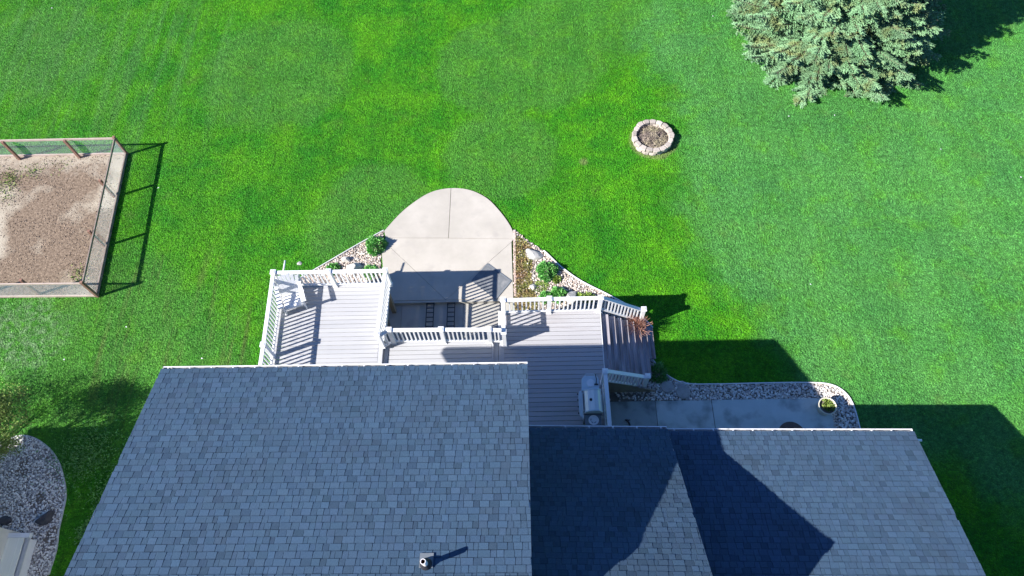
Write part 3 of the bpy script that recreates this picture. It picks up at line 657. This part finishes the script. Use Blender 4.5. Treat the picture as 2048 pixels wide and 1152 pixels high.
pebbles('gravel', [LEFTBED], PEBG, .054, .024, .042, label='mixed grey pebbles in the shaded bed at the lower left', cat='gravel', dens=lambda P: np.where((np.sin(P[:, 0] * 4.1 + 1) * np.sin(P[:, 1] * 3.1)) > .7, .45, 1),
        tones=((1, 1, 1), (.8, .8, .82), (.6, .6, .62), (.4, .4, .42), (1.2, 1.2, 1.2), (1.1, 1.08, 1.05)))

# lawn edging
def edging(pts, m, label, w=.034, z=.07):
    t = MB(); p = [(*q[:2], 0) for q in pts]
    for i in range(len(p) - 1): t.bar((p[i][0], p[i][1], z / 2), (p[i + 1][0] + (p[i + 1][0] - p[i][0]) * .02, p[i + 1][1] + (p[i + 1][1] - p[i][1]) * .02, z / 2), w, z + .0005 * (i % 3))
    return tag(t.build('lawn_edging', m), label, 'edging')
edging(ebl[12:], PALEEDGE, 'pale curved edging strip between lawn and pebbles right of the patio'); edging(gbl, PALEEDGE, 'pale edging strip curving round the garage walk pebbles', .03, .065)
edging(WESTBED[:25], TRIMG, 'grey straight edging strip between lawn and wedge bed left of the patio'); edging(LEFTBED[8:60], TRIMG, 'dull edging strip round the shaded bed at the lower left', .05, .03)

# ------------------------------------------------------------------ rocks
def rock(c, s, m, seed, label, rz=0, cat='boulder', cuts=11, name='boulder', parent=None):
    r = random.Random(seed); b = bmesh.new(); bmesh.ops.create_icosphere(b, subdivisions=3, radius=1)
    planes = [(Vector((r.gauss(0, 1), r.gauss(0, 1), abs(r.gauss(0, .9)) + .1)).normalized(), r.uniform(.52, .84)) for _ in range(cuts)]
    for v in b.verts:
        for n, d in planes:
            k = v.co.dot(n)
            if k > d: v.co -= n * (k - d)
        v.co *= 1 + .03 * math.sin(v.co.x * 9 + seed) * math.cos(v.co.y * 8 + seed * 2)
        v.co.x *= s[0]; v.co.y *= s[1]; v.co.z *= s[2]
    me = bpy.data.meshes.new(name); b.to_mesh(me); b.free(); set_tone(me, [r.uniform(.9, 1.06) for _ in me.polygons]); me.materials.append(m)
    o = bpy.data.objects.new(name, me); C.objects.link(o); o.location = (c[0], c[1], c[2] + s[2] * .45); o.rotation_euler = (0, 0, rz); o.parent = parent
    if label: tag(o, label, cat)
    return o
rock((-6.454, 12.926, 0.000), (.17, .14, .17), PALEROCK, 3, 'small white boulder left of the patio, farther from the deck')
rock((-6.148, 12.566, 0.000), (.36, .24, .24), PALEROCK, 5, 'large white boulder left of the patio just behind the deck railing', .2)
rock((0.310, 12.983, 0.000), (.36, .25, .15), ROCK, 8, 'flat grey slab boulder near the lawn edge right of the patio', -.3)
rock((1.553, 11.218, 0.000), (.33, .27, .20), ROCK, 11, 'rounded tan boulder behind the middle of the stair side railing', .2)
rock((0.261, 11.662, 0.000), (.15, .16, .12), ROCK, 14, 'small grey boulder between sedum patches right of the patio')
rock((4.037, 8.890, 0.000), (.16, .13, .16), ROCK, 17, 'rounded grey boulder at the foot of the stairs, upper one', .4)
rock((4.077, 8.624, 0.000), (.14, .15, .12), ROCK, 21, 'smaller boulder just below the one at the foot of the stairs')
rock((4.482, 8.283, 0.000), (.22, .12, .09), ROCK, 23, 'tan boulder on the lawn edge beside the weeds below the stairs', -.5)
rock((4.965, 7.963, 0.000), (.22, .13, .09), ROCK, 25, 'low tan boulder where the pebble border straightens', .1)
rock((-0.379, 13.999, 0.000), (.07, .07, .06), PALEROCK, 27, 'fist sized white stone at the right corner of the patio arc', cat='stone')
rock((-8.150, 12.843, 0.000), (.10, .08, .04), ROCK, 29, 'bare beige stone lying in the grass behind the deck railing', cat='stone')
rock((-14.718, 4.055, 0.000), (.34, .20, .22), DARKROCK, 33, 'dark slate coloured boulder in the lower left pebble bed', .5)
rock((-15.982, 3.999, 0.000), (.22, .16, .16), DARKROCK, 35, 'dark slate coloured boulder at the left edge above the pale roof corner', .1)
# flat round stepping stones
for p, r_, lb in (((4.501, 7.897, 0.020), .21, 'round flat stepping stone in the pebbles, left of the two'), ((4.994, 7.700, 0.020), .23, 'round flat stepping stone in the pebbles, right of the two')):
    tag(MB().lathe([(.001, .035), (r_ * .9, .035), (r_, .02), (r_, -.02)], (p[0], p[1], .045), 20).build('stepping_stone', STEP), lb, 'stepping stone')

# ------------------------------------------------------------------ plants
def leaves(name, pts, dirs, ln, wd, m, parent=None, tone0=.75, tone1=1.2, kind=None, fold=.25):
    """one leaf = two triangles folded along the rib"""
    n = len(pts); d = dirs / np.linalg.norm(dirs, axis=1, keepdims=True); q = nr.normal(size=(n, 3)); s = np.cross(d, q); s /= np.linalg.norm(s, axis=1, keepdims=True) + 1e-9; u = np.cross(s, d)
    L = (ln * nr.uniform(.7, 1.3, n))[:, None]; Wd = (wd * nr.uniform(.7, 1.3, n))[:, None]
    base = pts; tip = pts + d * L; mid = pts + d * L * .5
    V = np.stack([base, mid + s * Wd + u * Wd * fold, tip, mid - s * Wd + u * Wd * fold], 1).reshape(-1, 3)
    i = np.arange(n)[:, None] * 4; F = np.concatenate([i + np.array([[0, 1, 2]]), i + np.array([[0, 2, 3]])])
    t = nr.uniform(tone0, tone1, n); T = np.concatenate([t, t])
    return np_mesh(name, V, F, m, parent, T, kind)
def shrub(c, r, h, n, m, label, name='shrub', cat='shrub', group=None, ln=.09, wd=.022, t0=.7, t1=1.25):
    t = tag(empty(name, c), label, cat, group)
    th = nr.uniform(0, 6.28, n); ph = np.arccos(nr.uniform(0.0, 1, n)); rr = nr.uniform(.6, 1.0, n) ** .5 * (1 + .12 * np.sin(3 * th + c[0]) + .08 * np.sin(7 * th))
    D = np.stack([np.sin(ph) * np.cos(th), np.sin(ph) * np.sin(th), np.cos(ph)], 1); P = D * rr[:, None] * np.array([r, r, h]) + nr.normal(0, .01, (n, 3)); P[:, 2] = np.maximum(P[:, 2], .02)
    leaves('foliage', P, D + nr.normal(0, .45, (n, 3)) + np.array([0, 0, .35]), ln, wd, m, t, t0, t1)
    s = MB()
    for k in range(9):
        a = k * .7; s.tube([(0, 0, 0), (.35 * r * math.cos(a), .35 * r * math.sin(a), h * .4), (.7 * r * math.cos(a), .7 * r * math.sin(a), h * .72)], [.012, .009, .004], 4)
    s.build('stem', TWIG, t); return t
shrub((-5.411, 13.467, 0.000), .34, .36, 1900, LEAF, 'round bright green shrub beside the left edge of the patio')
shrub((0.753, 12.252, 0.000), .33, .34, 1900, LEAF, 'largest green shrub in the pebbles right of the patio')
shrub((1.123, 11.307, 0.000), .26, .26, 1200, LEAF, 'green shrub close behind the deck railing beside the tan boulder')
shrub((0.685, 11.219, 0.000), .18, .20, 700, LEAF, 'small green shrub half hidden behind the deck railing near the sedum')
shrub((1.078, 11.942, 0.000), .11, .08, 350, LEAFY, 'small yellow green tuft just below the largest shrub', cat='tuft')
shrub((2.175, 11.184, 0.000), .15, .12, 500, LEAFY, 'yellow green tuft behind the railing left of the stair top post', cat='tuft')
shrub((1.899, 11.210, 0.000), .12, .10, 300, LEAFY, 'dull tuft between the tan boulder and the yellow green tuft', cat='tuft')
shrub((-6.884, 12.543, 0.000), .20, .16, 600, LEAF, 'dark green plant behind the middle railing post left of the patio')
shrub((-5.523, 12.407, 0.000), .26, .10, 600, LEAF, 'low green plant behind the railing near the patio corner')
shrub((4.229, 8.358, 0.000), .27, .22, 900, LEAF, 'loose green weeds in the shaded pebbles below the stairs', t0=.45, t1=.9, ln=.14, wd=.016)
shrub((0.524, 11.656, 0.000), .24, .07, 700, LEAFY, 'flat yellow green sedum patch among pebbles above the railing', cat='tuft', ln=.05, wd=.014)
# sedum ground cover
P = np.stack([nr.uniform(-.5, .9, 15000), nr.uniform(9.4, 14.2, 15000)], 1); P = P[inside(P, SEDP)]; n = len(P)
o = leaves('sedum', np.column_stack([P, nr.uniform(.01, .05, n)]), nr.normal(0, 1, (n, 3)) * np.array([1, 1, .6]) + np.array([0, 0, .7]), .055, .018, SEDUM, None, .6, 1.2, 'stuff')
tag(o, 'olive and russet ground cover along the right edge of the patio', 'ground cover')
# dry russet ornamental grass at the foot of the newel
t = tag(empty('dry_grass_clump', (3.675, 9.944, 0.100)), 'russet dry twiggy clump leaning over the stairs by the lower post', 'plant')
s = MB()
for k in range(420):
    a = rng.uniform(0, 6.28); e = rng.uniform(.15, 1.2); L = rng.uniform(.5, 1.0); dx, dy = math.cos(a) * math.sin(e), math.sin(a) * math.sin(e)
    p0 = (rng.gauss(0, .05), rng.gauss(0, .05), 0); p1 = (p0[0] + dx * L * .45 - .05, p0[1] + dy * L * .45 - .03, L * .55 * math.cos(e * .7)); p2 = (p0[0] + dx * L * .75 + rng.gauss(0, .06) - .14, p0[1] + dy * L * .75 + rng.gauss(0, .06) - .06, L * .92 * math.cos(e * .7))
    s.tube([p0, p1, p2], [.008, .006, .004], 3)
s.build('stalks', TWIGR, t)
# planter pot
pp = (9.340, 7.039, 0.400); t = tag(empty('planter_pot', (pp[0], pp[1], .03)), 'round cream planter pot with sparse green plants on the walk corner', 'planter')
MB().lathe([(.001, 0), (.19, 0), (.235, .2), (.275, .37), (.285, .40), (.255, .40), (.245, .36), (.21, .2)]).build('pot', POT, t, True)
MB().lathe([(.001, .31), (.238, .30)]).build('soil', EARTH, t)
n = 230; a = nr.uniform(0, 6.28, n); r_ = .2 * np.sqrt(nr.rand(n)); P = np.stack([r_ * np.cos(a) + .04, r_ * np.sin(a) + .03, np.full(n, .32)], 1)
leaves('leaf', P, nr.normal(0, .6, (n, 3)) + np.array([0, 0, .8]), .10, .02, LEAFY, t, .4, .9)
# half-round door mat at the garage door and a dropped twig
dmx = (8.208, 6.367, 0.040); t = tag(empty('door_mat', (dmx[0], dmx[1] - .12, .03)), 'brown half round door mat at the edge of the right hand roof', 'mat')
MB().prism([(.42 * math.cos(R(k * 10)), .42 * math.sin(R(k * 10))) for k in range(19)], .002, .012).build('mat_rim', RUSTMAT, t)
MB().prism([(.27 * math.cos(R(k * 10)), .22 * math.sin(R(k * 10))) for k in range(19)], .013, .02).build('mat_centre', PURPMAT, t)
tw = (3.168, 6.714, 0.040); t = tag(empty('dead_twig', (tw[0], tw[1], .05)), 'small black twisted twig lying on the dark walk slab', 'twig')
MB().tube([(-.12, .1, 0), (-.05, .08, .02), (0, -.02, .03), (.04, -.14, .01), (.05, -.28, 0)], [.02, .035, .03, .03, .02], 5).tube([(-.05, .08, .02), (.05, .1, .0)], [.02, .01], 4).tube([(.03, -.1, .02), (.1, -.2, 0)], [.02, .01], 4).build('stalks', BLACK, t)

# ------------------------------------------------------------------ fire ring
fx, fy = 5.06, 18.12
fp = tag(empty('fire_ring', (fx, fy, 0)), 'round ring of pale tumbled stone blocks filled with dry brush on the lawn', 'fire pit')
for lay in (0, 1):
    N = 17
    for k in range(N):
        if lay == 1 and k in (): continue
        a0 = 2 * math.pi * (k + .5 * lay) / N + .012; a1 = 2 * math.pi * (k + 1 + .5 * lay) / N - .012
        ri, ro = .625 + rng.uniform(-.015, .015), .80 + rng.uniform(-.03, .02); z0 = lay * .13; z1 = z0 + .125 + rng.uniform(-.012, .012)
        c = (.7 * math.cos((a0 + a1) / 2), .7 * math.sin((a0 + a1) / 2))
        poly = [(ri * math.cos(a0), ri * math.sin(a0)), (ro * math.cos(a0), ro * math.sin(a0)), (ro * 1.03 * math.cos((a0 + a1) / 2), ro * 1.03 * math.sin((a0 + a1) / 2)), (ro * math.cos(a1), ro * math.sin(a1)), (ri * math.cos(a1), ri * math.sin(a1))]
        o = MB().prism([(x - c[0], y - c[1]) for x, y in poly], 0, z1 - z0, rng.uniform(.70, 1.12)).build('stone', BLOCK, fp, bevel=.022); o.location = (*c, z0)
MB().lathe([(.001, .16), (.3, .13), (.61, .05)]).build('ash', mat('ash_bed', (.24, .20, .16), (.36, .31, .24), 6, .98, 1, 30), fp)
s = MB()
for k in range(620):
    a = rng.uniform(0, 6.28); r_ = .52 * math.sqrt(rng.random()); x, y = r_ * math.cos(a), r_ * math.sin(a); z = .20 - .2 * r_ + rng.uniform(0, .06); b = rng.uniform(0, 6.28); L = rng.uniform(.06, .2)
    s.tube([(x, y, z), (x + math.cos(b) * L * .5 * (1 - r_), y + math.sin(b) * L * .5, z + rng.uniform(0, .05)), (x + math.cos(b) * L * .8, y + math.sin(b) * L * .8, z + rng.uniform(-.03, .04))], [.009, .007, .004], 3, rng.uniform(.35, 1.35))
tag(s.build('dry_brush', mat('brush_twigs', (.20, .14, .15), (.48, .43, .27), 2.2, .95, tone=True), fp), kind='stuff')

# ------------------------------------------------------------------ fenced bed
sheet('garden_soil', FENCEBED, .012, SOIL)
pebbles('soil_clods', [FENCEBED], mat('clod', (.22, .165, .125), (.36, .29, .23), 3, .98, tone=True), .065, .007, .024, label='brown clods and litter on the bare fenced bed', cat='soil', dens=lambda P: np.clip(.5 + .5 * np.sin(P[:, 0] * 2.3 + np.sin(P[:, 1] * 3)) * np.sin(P[:, 1] * 1.9 + P[:, 0]), .12, 1), tones=((1, 1, 1), (.7, .68, .66), (1.3, 1.25, 1.15), (.5, .48, .46)))
fence = tag(empty('garden_fence', (FB[0], FB[1], 0)), 'low garden fence of brown posts with bleached rails and pale wire netting', 'fence')
def fpart(mb, name, m, kind=None):
    o = mb.build(name, m, fence); o.matrix_parent_inverse = fence.matrix_basis.inverted(); return tag(o, kind=kind)
FH = 1.02
def frun(a, b, n0, n1, wide, outx, outy, topm, botm):
    a = Vector(a[:2]); b = Vector(b[:2])
    fpart(MB().bar((*a, FH - .05), (*b, FH - .05), .038, .09), 'rail', topm)
    fpart(MB().bar((*a, wide / 2 + .01), (*b, wide / 2 + .01), .045, wide), 'rail', botm)
    L = (b - a).length; d = (b - a) / L; w = MB(); k = 0; sp = .055; s = sp
    while s < L:
        p = a + d * s; w.bar((*p, wide + .01), (*p, FH - .10), .003, .003); s += sp
    z = wide + sp
    while z < FH - .1: w.bar((*a, z), (*b, z), .003, .003); z += sp
    fpart(w, 'wire_netting', WIRE, 'stuff')
def fpost(p, dx=0, dy=0, h=FH + .06):
    m = MB().box((p[0] - .045 + dx, p[1] - .045 + dy, 0), (p[0] + .045 + dx, p[1] + .045 + dy, h)); fpart(m, 'post', WOOD)
frun(FA, FB, 0, 0, .10, 0, 0, WOODP, WOODP); frun(FB, FCo, 0, 0, .14, 0, 0, WOODD, WOODD); frun(FCo, FD, 0, 0, .10, 0, 0, WOODP, WOODP)
for p in ((-17.579, 17.905, 0.000), (-19.993, 17.905, 0.000)): fpost(p)
fpost(FB); fpost(FCo); fpost((-15.622, 15.970, 0.000), -.07); fpost((-15.430, 13.749, 0.000), -.07); fpost((-17.337, 11.740, 0.000), 0, .07); fpost((-22.4, 18.0)); fpost((-19.6, 11.7), 0, .07)
# weeds in the bed
P = np.concatenate([nr.normal(c, s_, (k, 2)) for c, s_, k in (((-20.1, 16.9), .28, 260), ((-19.3, 17.3), .2, 90), ((-16.1, 12.5), .2, 120), ((-18.2, 17.6), .3, 50), ((-20.1, 16.2), .25, 120))]); n = len(P)
o = leaves('weeds', np.column_stack([P, nr.uniform(.01, .05, n)]), nr.normal(0, 1, (n, 3)) + np.array([0, 0, .9]), .08, .016, LEAFY, None, .5, 1.0, 'stuff'); tag(o, 'scattered low weeds on the bare fenced bed', 'weeds')
P = np.concatenate([nr.normal(c, s_, (k, 2)) for c, s_, k in (((-12.9, 4.6), .28, 1200), ((-12.7, 5.2), .2, 700), ((-13.3, 3.6), .16, 900), ((-12.7, 2.9), .2, 400), ((-14.0, 6.0), .5, 1500))]); n = len(P)
o = leaves('weeds', np.column_stack([P, nr.uniform(.02, .08, n)]), nr.normal(0, 1, (n, 3)) + np.array([0, 0, .9]), .09, .014, LEAF, None, .5, 1.0, 'stuff'); tag(o, 'green weed patches in the lower left pebble bed', 'weeds')

# ------------------------------------------------------------------ pale shed roof corner, lower left
sh = tag(empty('low_shed', (-14.6, 2.2, 0)), 'corner of a low pale ribbed shed roof with white edge at the lower left', 'shed')
SX, SY, SZ = ((-14.757, 3.470, 0.500)[0], (-14.784, 3.555, 0.500)[1], .5)
k = 0; x = SX - 3.0
while x < SX - .22:
    MB().box((x, -1.5, SZ - .02), (x + .148, SY - .13, SZ + (.006 if k % 2 else 0)), 1.0).build('roof_panel', PALEROOF, sh).matrix_parent_inverse = sh.matrix_basis.inverted(); x += .15; k += 1
for a, b, mm, nm in (((SX - 3.0, SY - .128, SZ - .10), (SX, SY, SZ + .03), PALEEDGE, 'roof_edge'), ((SX - .14, -1.5, SZ - .09), (SX - .03, SY - .129, SZ - .06), TRIMG, 'rake_board'), ((SX - 2.9, -1.4, 0), (SX - .08, SY - .14, SZ - .091), PALEEDGE, 'wall')):
    MB().box(a, b).build(nm, mm, sh).matrix_parent_inverse = sh.matrix_basis.inverted()

# ------------------------------------------------------------------ neighbour wing out of frame that throws the shade at lower left
nb = tag(empty('neighbour_house', (-19, 0, 0)), 'neighbouring house just beyond the left edge that shades the lower left lawn', 'house')
NX, NY, NZ = -15.4, 4.05, 5.6
MB().add([(NX - 8, -9, 0), (NX, -9, 0), (NX, NY - .4, 0), (NX - 8, NY - .4, 0), (NX - 8, -9, NZ), (NX, -9, NZ), (NX, NY - .4, NZ), (NX - 8, NY - .4, NZ)], [(4, 5, 6, 7), (0, 1, 5, 4), (1, 2, 6, 5), (2, 3, 7, 6), (3, 0, 4, 7)]).build('wall', SIDING, nb).matrix_parent_inverse = nb.matrix_basis.inverted()
MB().add([(NX - 8.3, NY, NZ - .1), (NX + .3, NY, NZ - .1), (NX + .3, NY, NZ + .05), (NX - 8.3, NY, NZ + .05), (NX - 8.3, -2.5, NZ + 2.2), (NX + .3, -2.5, NZ + 2.2), (NX - 8.3, -9, NZ), (NX + .3, -9, NZ)], [(0, 1, 2, 3), (3, 2, 5, 4), (4, 5, 7, 6), (1, 7, 5, 2), (0, 3, 4, 6), (0, 6, 7, 1)]).build('roof', SHING, nb).matrix_parent_inverse = nb.matrix_basis.inverted()

# ------------------------------------------------------------------ spruce
def spruce(base, H, RAD, label):
    t = tag(empty('spruce_tree', base), label, 'tree'); r = random.Random(5)
    MB().tube([(0, 0, 0), (0, 0, H * .4), (0, 0, H * .97)], [.26, .17, .02], 10).build('trunk', BARK, t, True)
    br = MB(); SP = []; SD = []; ST = []
    z = .25
    while z < H * .985:
        f = z / H; L = RAD * (1 - f) ** .82 * (.97 if z > .8 else .9)
        nb_ = max(5, int(25 * (1 - f) ** 1.2 + 4)); a0 = r.uniform(0, 6.28)
        for k in range(nb_):
            a = a0 + 6.283 * k / nb_ + r.gauss(0, .12); l = L * r.uniform(.80, 1.06) * (1 + .05 * math.sin(3 * a)); d = Vector((math.cos(a), math.sin(a), 0)); side = Vector((-d.y, d.x, 0))
            drop = r.uniform(.10, .22) * l; pts = []
            for i in range(9):
                s = i / 8; pts.append(Vector((0, 0, z - .04)) + d * l * s + Vector((0, 0, -drop * math.sin(s * 2.2) + .10 * l * s ** 3)))
                pts[-1].z = max(pts[-1].z, .10 + .05 * math.sin(a * 5 + i))
            br.tube([q - Vector((0, 0, .05)) for q in pts[::2]], [.03 * (l / 4 + .3), .018, .012, .007, .003], 4)
            tone = r.uniform(.72, 1.18)
            if r.random() < .05 and z > .8: continue
            # fan of side twigs along the outer part
            step = .125; s = .28 * l if l > 1.2 else .1
            while s < l:
                q = s / l; i = min(7, int(q * 8)); u = q * 8 - i; p = pts[i].lerp(pts[i + 1], u)
                tl = min(.75, (.20 + .95 * (1 - q) ** .8 * min(1, l / 2.2)) * r.uniform(.7, 1.15)) if q < .93 else .16
                for sgn in (-1, 1):
                    ang = r.uniform(.55, .95); td = (d * math.cos(ang) + side * sgn * math.sin(ang)); td = Vector((td.x, td.y, r.uniform(-.32, .08))).normalized()
                    if r.random() < .35: br.tube([p, p + td * tl * .5], [.007, .004], 3)
                    m_ = max(2, int(tl / .075))
                    for j in range(m_):
                        c = p + td * tl * (j + .6) / m_ + Vector((0, 0, -.06 * (j / m_) ** 2)); 
                        for s2 in (-1, 1, 0):
                            if s2 == 0 and j < m_ - 1 and r.random() < .5: continue
                            w = side * sgn * .3 + d * .6 + Vector((-td.y, td.x, 0)) * s2 * .8 + td * (.6 if s2 else 1.2) + Vector((r.gauss(0, .15), r.gauss(0, .15), r.uniform(-.1, .35)))
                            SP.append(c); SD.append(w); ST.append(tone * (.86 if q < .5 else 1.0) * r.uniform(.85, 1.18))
                s += step * r.uniform(.8, 1.2)
        z += .34 * (1 - .35 * f) * r.uniform(.85, 1.15)
    br.build('branches', BARK, t)
    P = np.array([p[:] for p in SP]); D = np.array([p[:] for p in SD]); D /= np.linalg.norm(D, axis=1, keepdims=True); n = len(P)
    s = np.cross(D, [0, 0, 1.0]); s /= np.linalg.norm(s, axis=1, keepdims=True) + 1e-9; u = np.cross(s, D)
    L = nr.uniform(.12, .20, n)[:, None]; w = nr.uniform(.022, .034, n)[:, None]
    # each shoot: a needle-covered finger, 4-sided spindle
    V = np.stack([P, P + D * L * .45 + s * w, P + D * L * .45 + u * w, P + D * L * .45 - s * w, P + D * L * .45 - u * w, P + D * L], 1).reshape(-1, 3)
    i = np.arange(n)[:, None] * 6; F = np.concatenate([i + np.array([q]) for q in ((0, 2, 1), (0, 3, 2), (0, 4, 3), (0, 1, 4), (5, 1, 2), (5, 2, 3), (5, 3, 4), (5, 4, 1))])
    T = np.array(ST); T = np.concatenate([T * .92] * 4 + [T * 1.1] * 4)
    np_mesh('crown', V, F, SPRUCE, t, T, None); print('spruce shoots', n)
spruce(((13.125, 23.625, 0.000), 10.7, 4.8)[0], ((13.125, 23.625, 0.000), 10.7, 4.8)[1], ((13.125, 23.625, 0.000), 10.7, 4.8)[2], 'large blue green spruce tree on the lawn at the upper right')

# light deciduous tree at the left edge
def small_tree(base, H, spread, label, nl=6):
    t = tag(empty('small_tree', base), label, 'tree'); r = random.Random(9); br = MB(); tips = []
    def grow(p, d, l, rad, lev):
        q = p + d * l; mid = p + d * l * .5 + Vector((r.gauss(0, .04), r.gauss(0, .04), 0)) * l; br.tube([p, mid, q], [rad, rad * .8, rad * .6], 5 if lev < 2 else 3)
        if lev >= 2: tips.extend([p.lerp(q, s) for s in (.3, .6, .9, 1)])
        if lev < 5:
            for _ in range(3 if lev else 5):
                nd = (d + Vector((r.gauss(0, .55), r.gauss(0, .55), r.gauss(.05, .3))) * spread).normalized(); grow(q, nd, l * r.uniform(.6, .8), rad * .55, lev + 1)
    grow(Vector((0, 0, 0)), Vector((.0, 0, 1)), H * .3, .07, 0)
    br.build('trunk', BARK, t)
    T = np.array([p[:] for p in tips]); P = np.repeat(T, nl, axis=0) + nr.normal(0, .12, (len(T) * nl, 3))
    leaves('crown', P, nr.normal(0, 1, P.shape), .06, .016, LEAFY, t, .4, 1.0); return t
small_tree(((-16.645, 6.113, 0.000), 3.0)[0], ((-16.645, 6.113, 0.000), 3.0)[1], 1.0, 'small yellow green tree reaching in at the left edge above the pebble bed')
small_tree(((-18.832, 5.514, 0.000), 4.0)[0], ((-18.832, 5.514, 0.000), 4.0)[1], 1.1, 'second small tree beyond the left edge that dapples the lawn', 2).rotation_euler.z = 1.0

LIT = [(8.353, 24.786, 0.000)[:2], (10.546, 19.071, 0.000)[:2], (-10.964, 9.199, 0.000)[:2], (-14.055, 16.323, 0.000)[:2], (-13.845, 10.431, 0.000)[:2], (-21.244, 26.506, 0.000)[:2], (12.333, 19.062, 0.000)[:2], (18.508, 15.851, 0.000)[:2], (15.960, 17.249, 0.000)[:2], (9.852, 11.531, 0.000)[:2], (-15.682, 9.259, 0.000)[:2], (11.827, 5.102, 0.000)[:2]]
me = None
for px_, py_ in LIT:
    if me is None:
        o = MB().add([(-.038, 0, .05), (0, -.022, .06), (.04, 0, .05), (0, .025, .065)], [(0, 1, 3), (1, 2, 3)]).build('fallen_leaf', PALEEDGE); me = o.data
    else: o = bpy.data.objects.new('fallen_leaf', me); C.objects.link(o)
    o.location = (px_, py_, 0); o.rotation_euler = (0, 0, rng.uniform(0, 6)); tag(o, 'tiny pale fallen leaf lying on the mown grass', 'leaf', 'pale leaves scattered over the lawn')

# ------------------------------------------------------------------ grass blades
NBL = 2600000
gx = nr.uniform(-34, 32, NBL); gy = nr.uniform(-2, 38, NBL)
P = np.stack([gx, gy], 1)
hw = 1030 / 1420; cc = (np.column_stack([P, np.zeros(NBL)]) - camp) @ CW; e = np.maximum(np.abs(cc[:, 0] / cc[:, 2]) / hw, np.abs(cc[:, 1] / cc[:, 2]) / (585 / 1420)); k = nr.rand(NBL) < np.where(e < 1, 1, np.clip(1.1 - (e - 1) / .35, 0, .5))
for poly in (PATIO, LOW, GWALK, WESTBED, EASTBED, GARBED, LEFTBED, FENCEBED, [(-8.4, -3), (9.8, -3), (9.8, 4.9), (-.3, 4.9), (-.3, 5.8), (-8.4, 5.8)]): k &= ~inside(P, poly)
k &= np.hypot(P[:, 0] - fx, P[:, 1] - fy) > .84
k &= ~((P[:, 0] < -.43) & (P[:, 0] > -8.1) & (P[:, 1] < 11.35) & (P[:, 1] > 5)); k &= ~((P[:, 0] > -.43) & (P[:, 0] < 4.18) & (P[:, 1] < 9.9) & (P[:, 1] > 5))
P = P[k]; n = len(P); a = nr.uniform(0, 6.28, n); tl = nr.uniform(.1, 1.25, n); L = nr.uniform(.035, .085, n); w = nr.uniform(.004, .008, n)
d = np.stack([np.cos(a) * np.sin(tl), np.sin(a) * np.sin(tl), np.cos(tl)], 1); b2 = nr.uniform(0, 6.28, n); s = np.stack([np.cos(b2), np.sin(b2), np.zeros(n)], 1)
B = np.column_stack([P, np.full(n, .001)])
V = np.stack([B - s * w[:, None], B + s * w[:, None], B + d * L[:, None]], 1).reshape(-1, 3); F = np.arange(n * 3).reshape(-1, 3)
me = bpy.data.meshes.new('grass'); me.vertices.add(n * 3); me.vertices.foreach_set('co', V.astype(np.float32).ravel()); me.loops.add(n * 3); me.loops.foreach_set('vertex_index', F.astype(np.int32).ravel())
me.polygons.add(n); me.polygons.foreach_set('loop_start', np.arange(0, n * 3, 3, dtype=np.int32)); me.polygons.foreach_set('loop_total', np.full(n, 3, np.int32)); me.polygons.foreach_set('use_smooth', np.zeros(n, bool)); me.update(calc_edges=True); me.materials.append(BLADE)
go = bpy.data.objects.new('grass', me); C.objects.link(go); tag(go, 'bright green mown grass covering the yard', 'grass', kind='stuff'); print('blades', n)
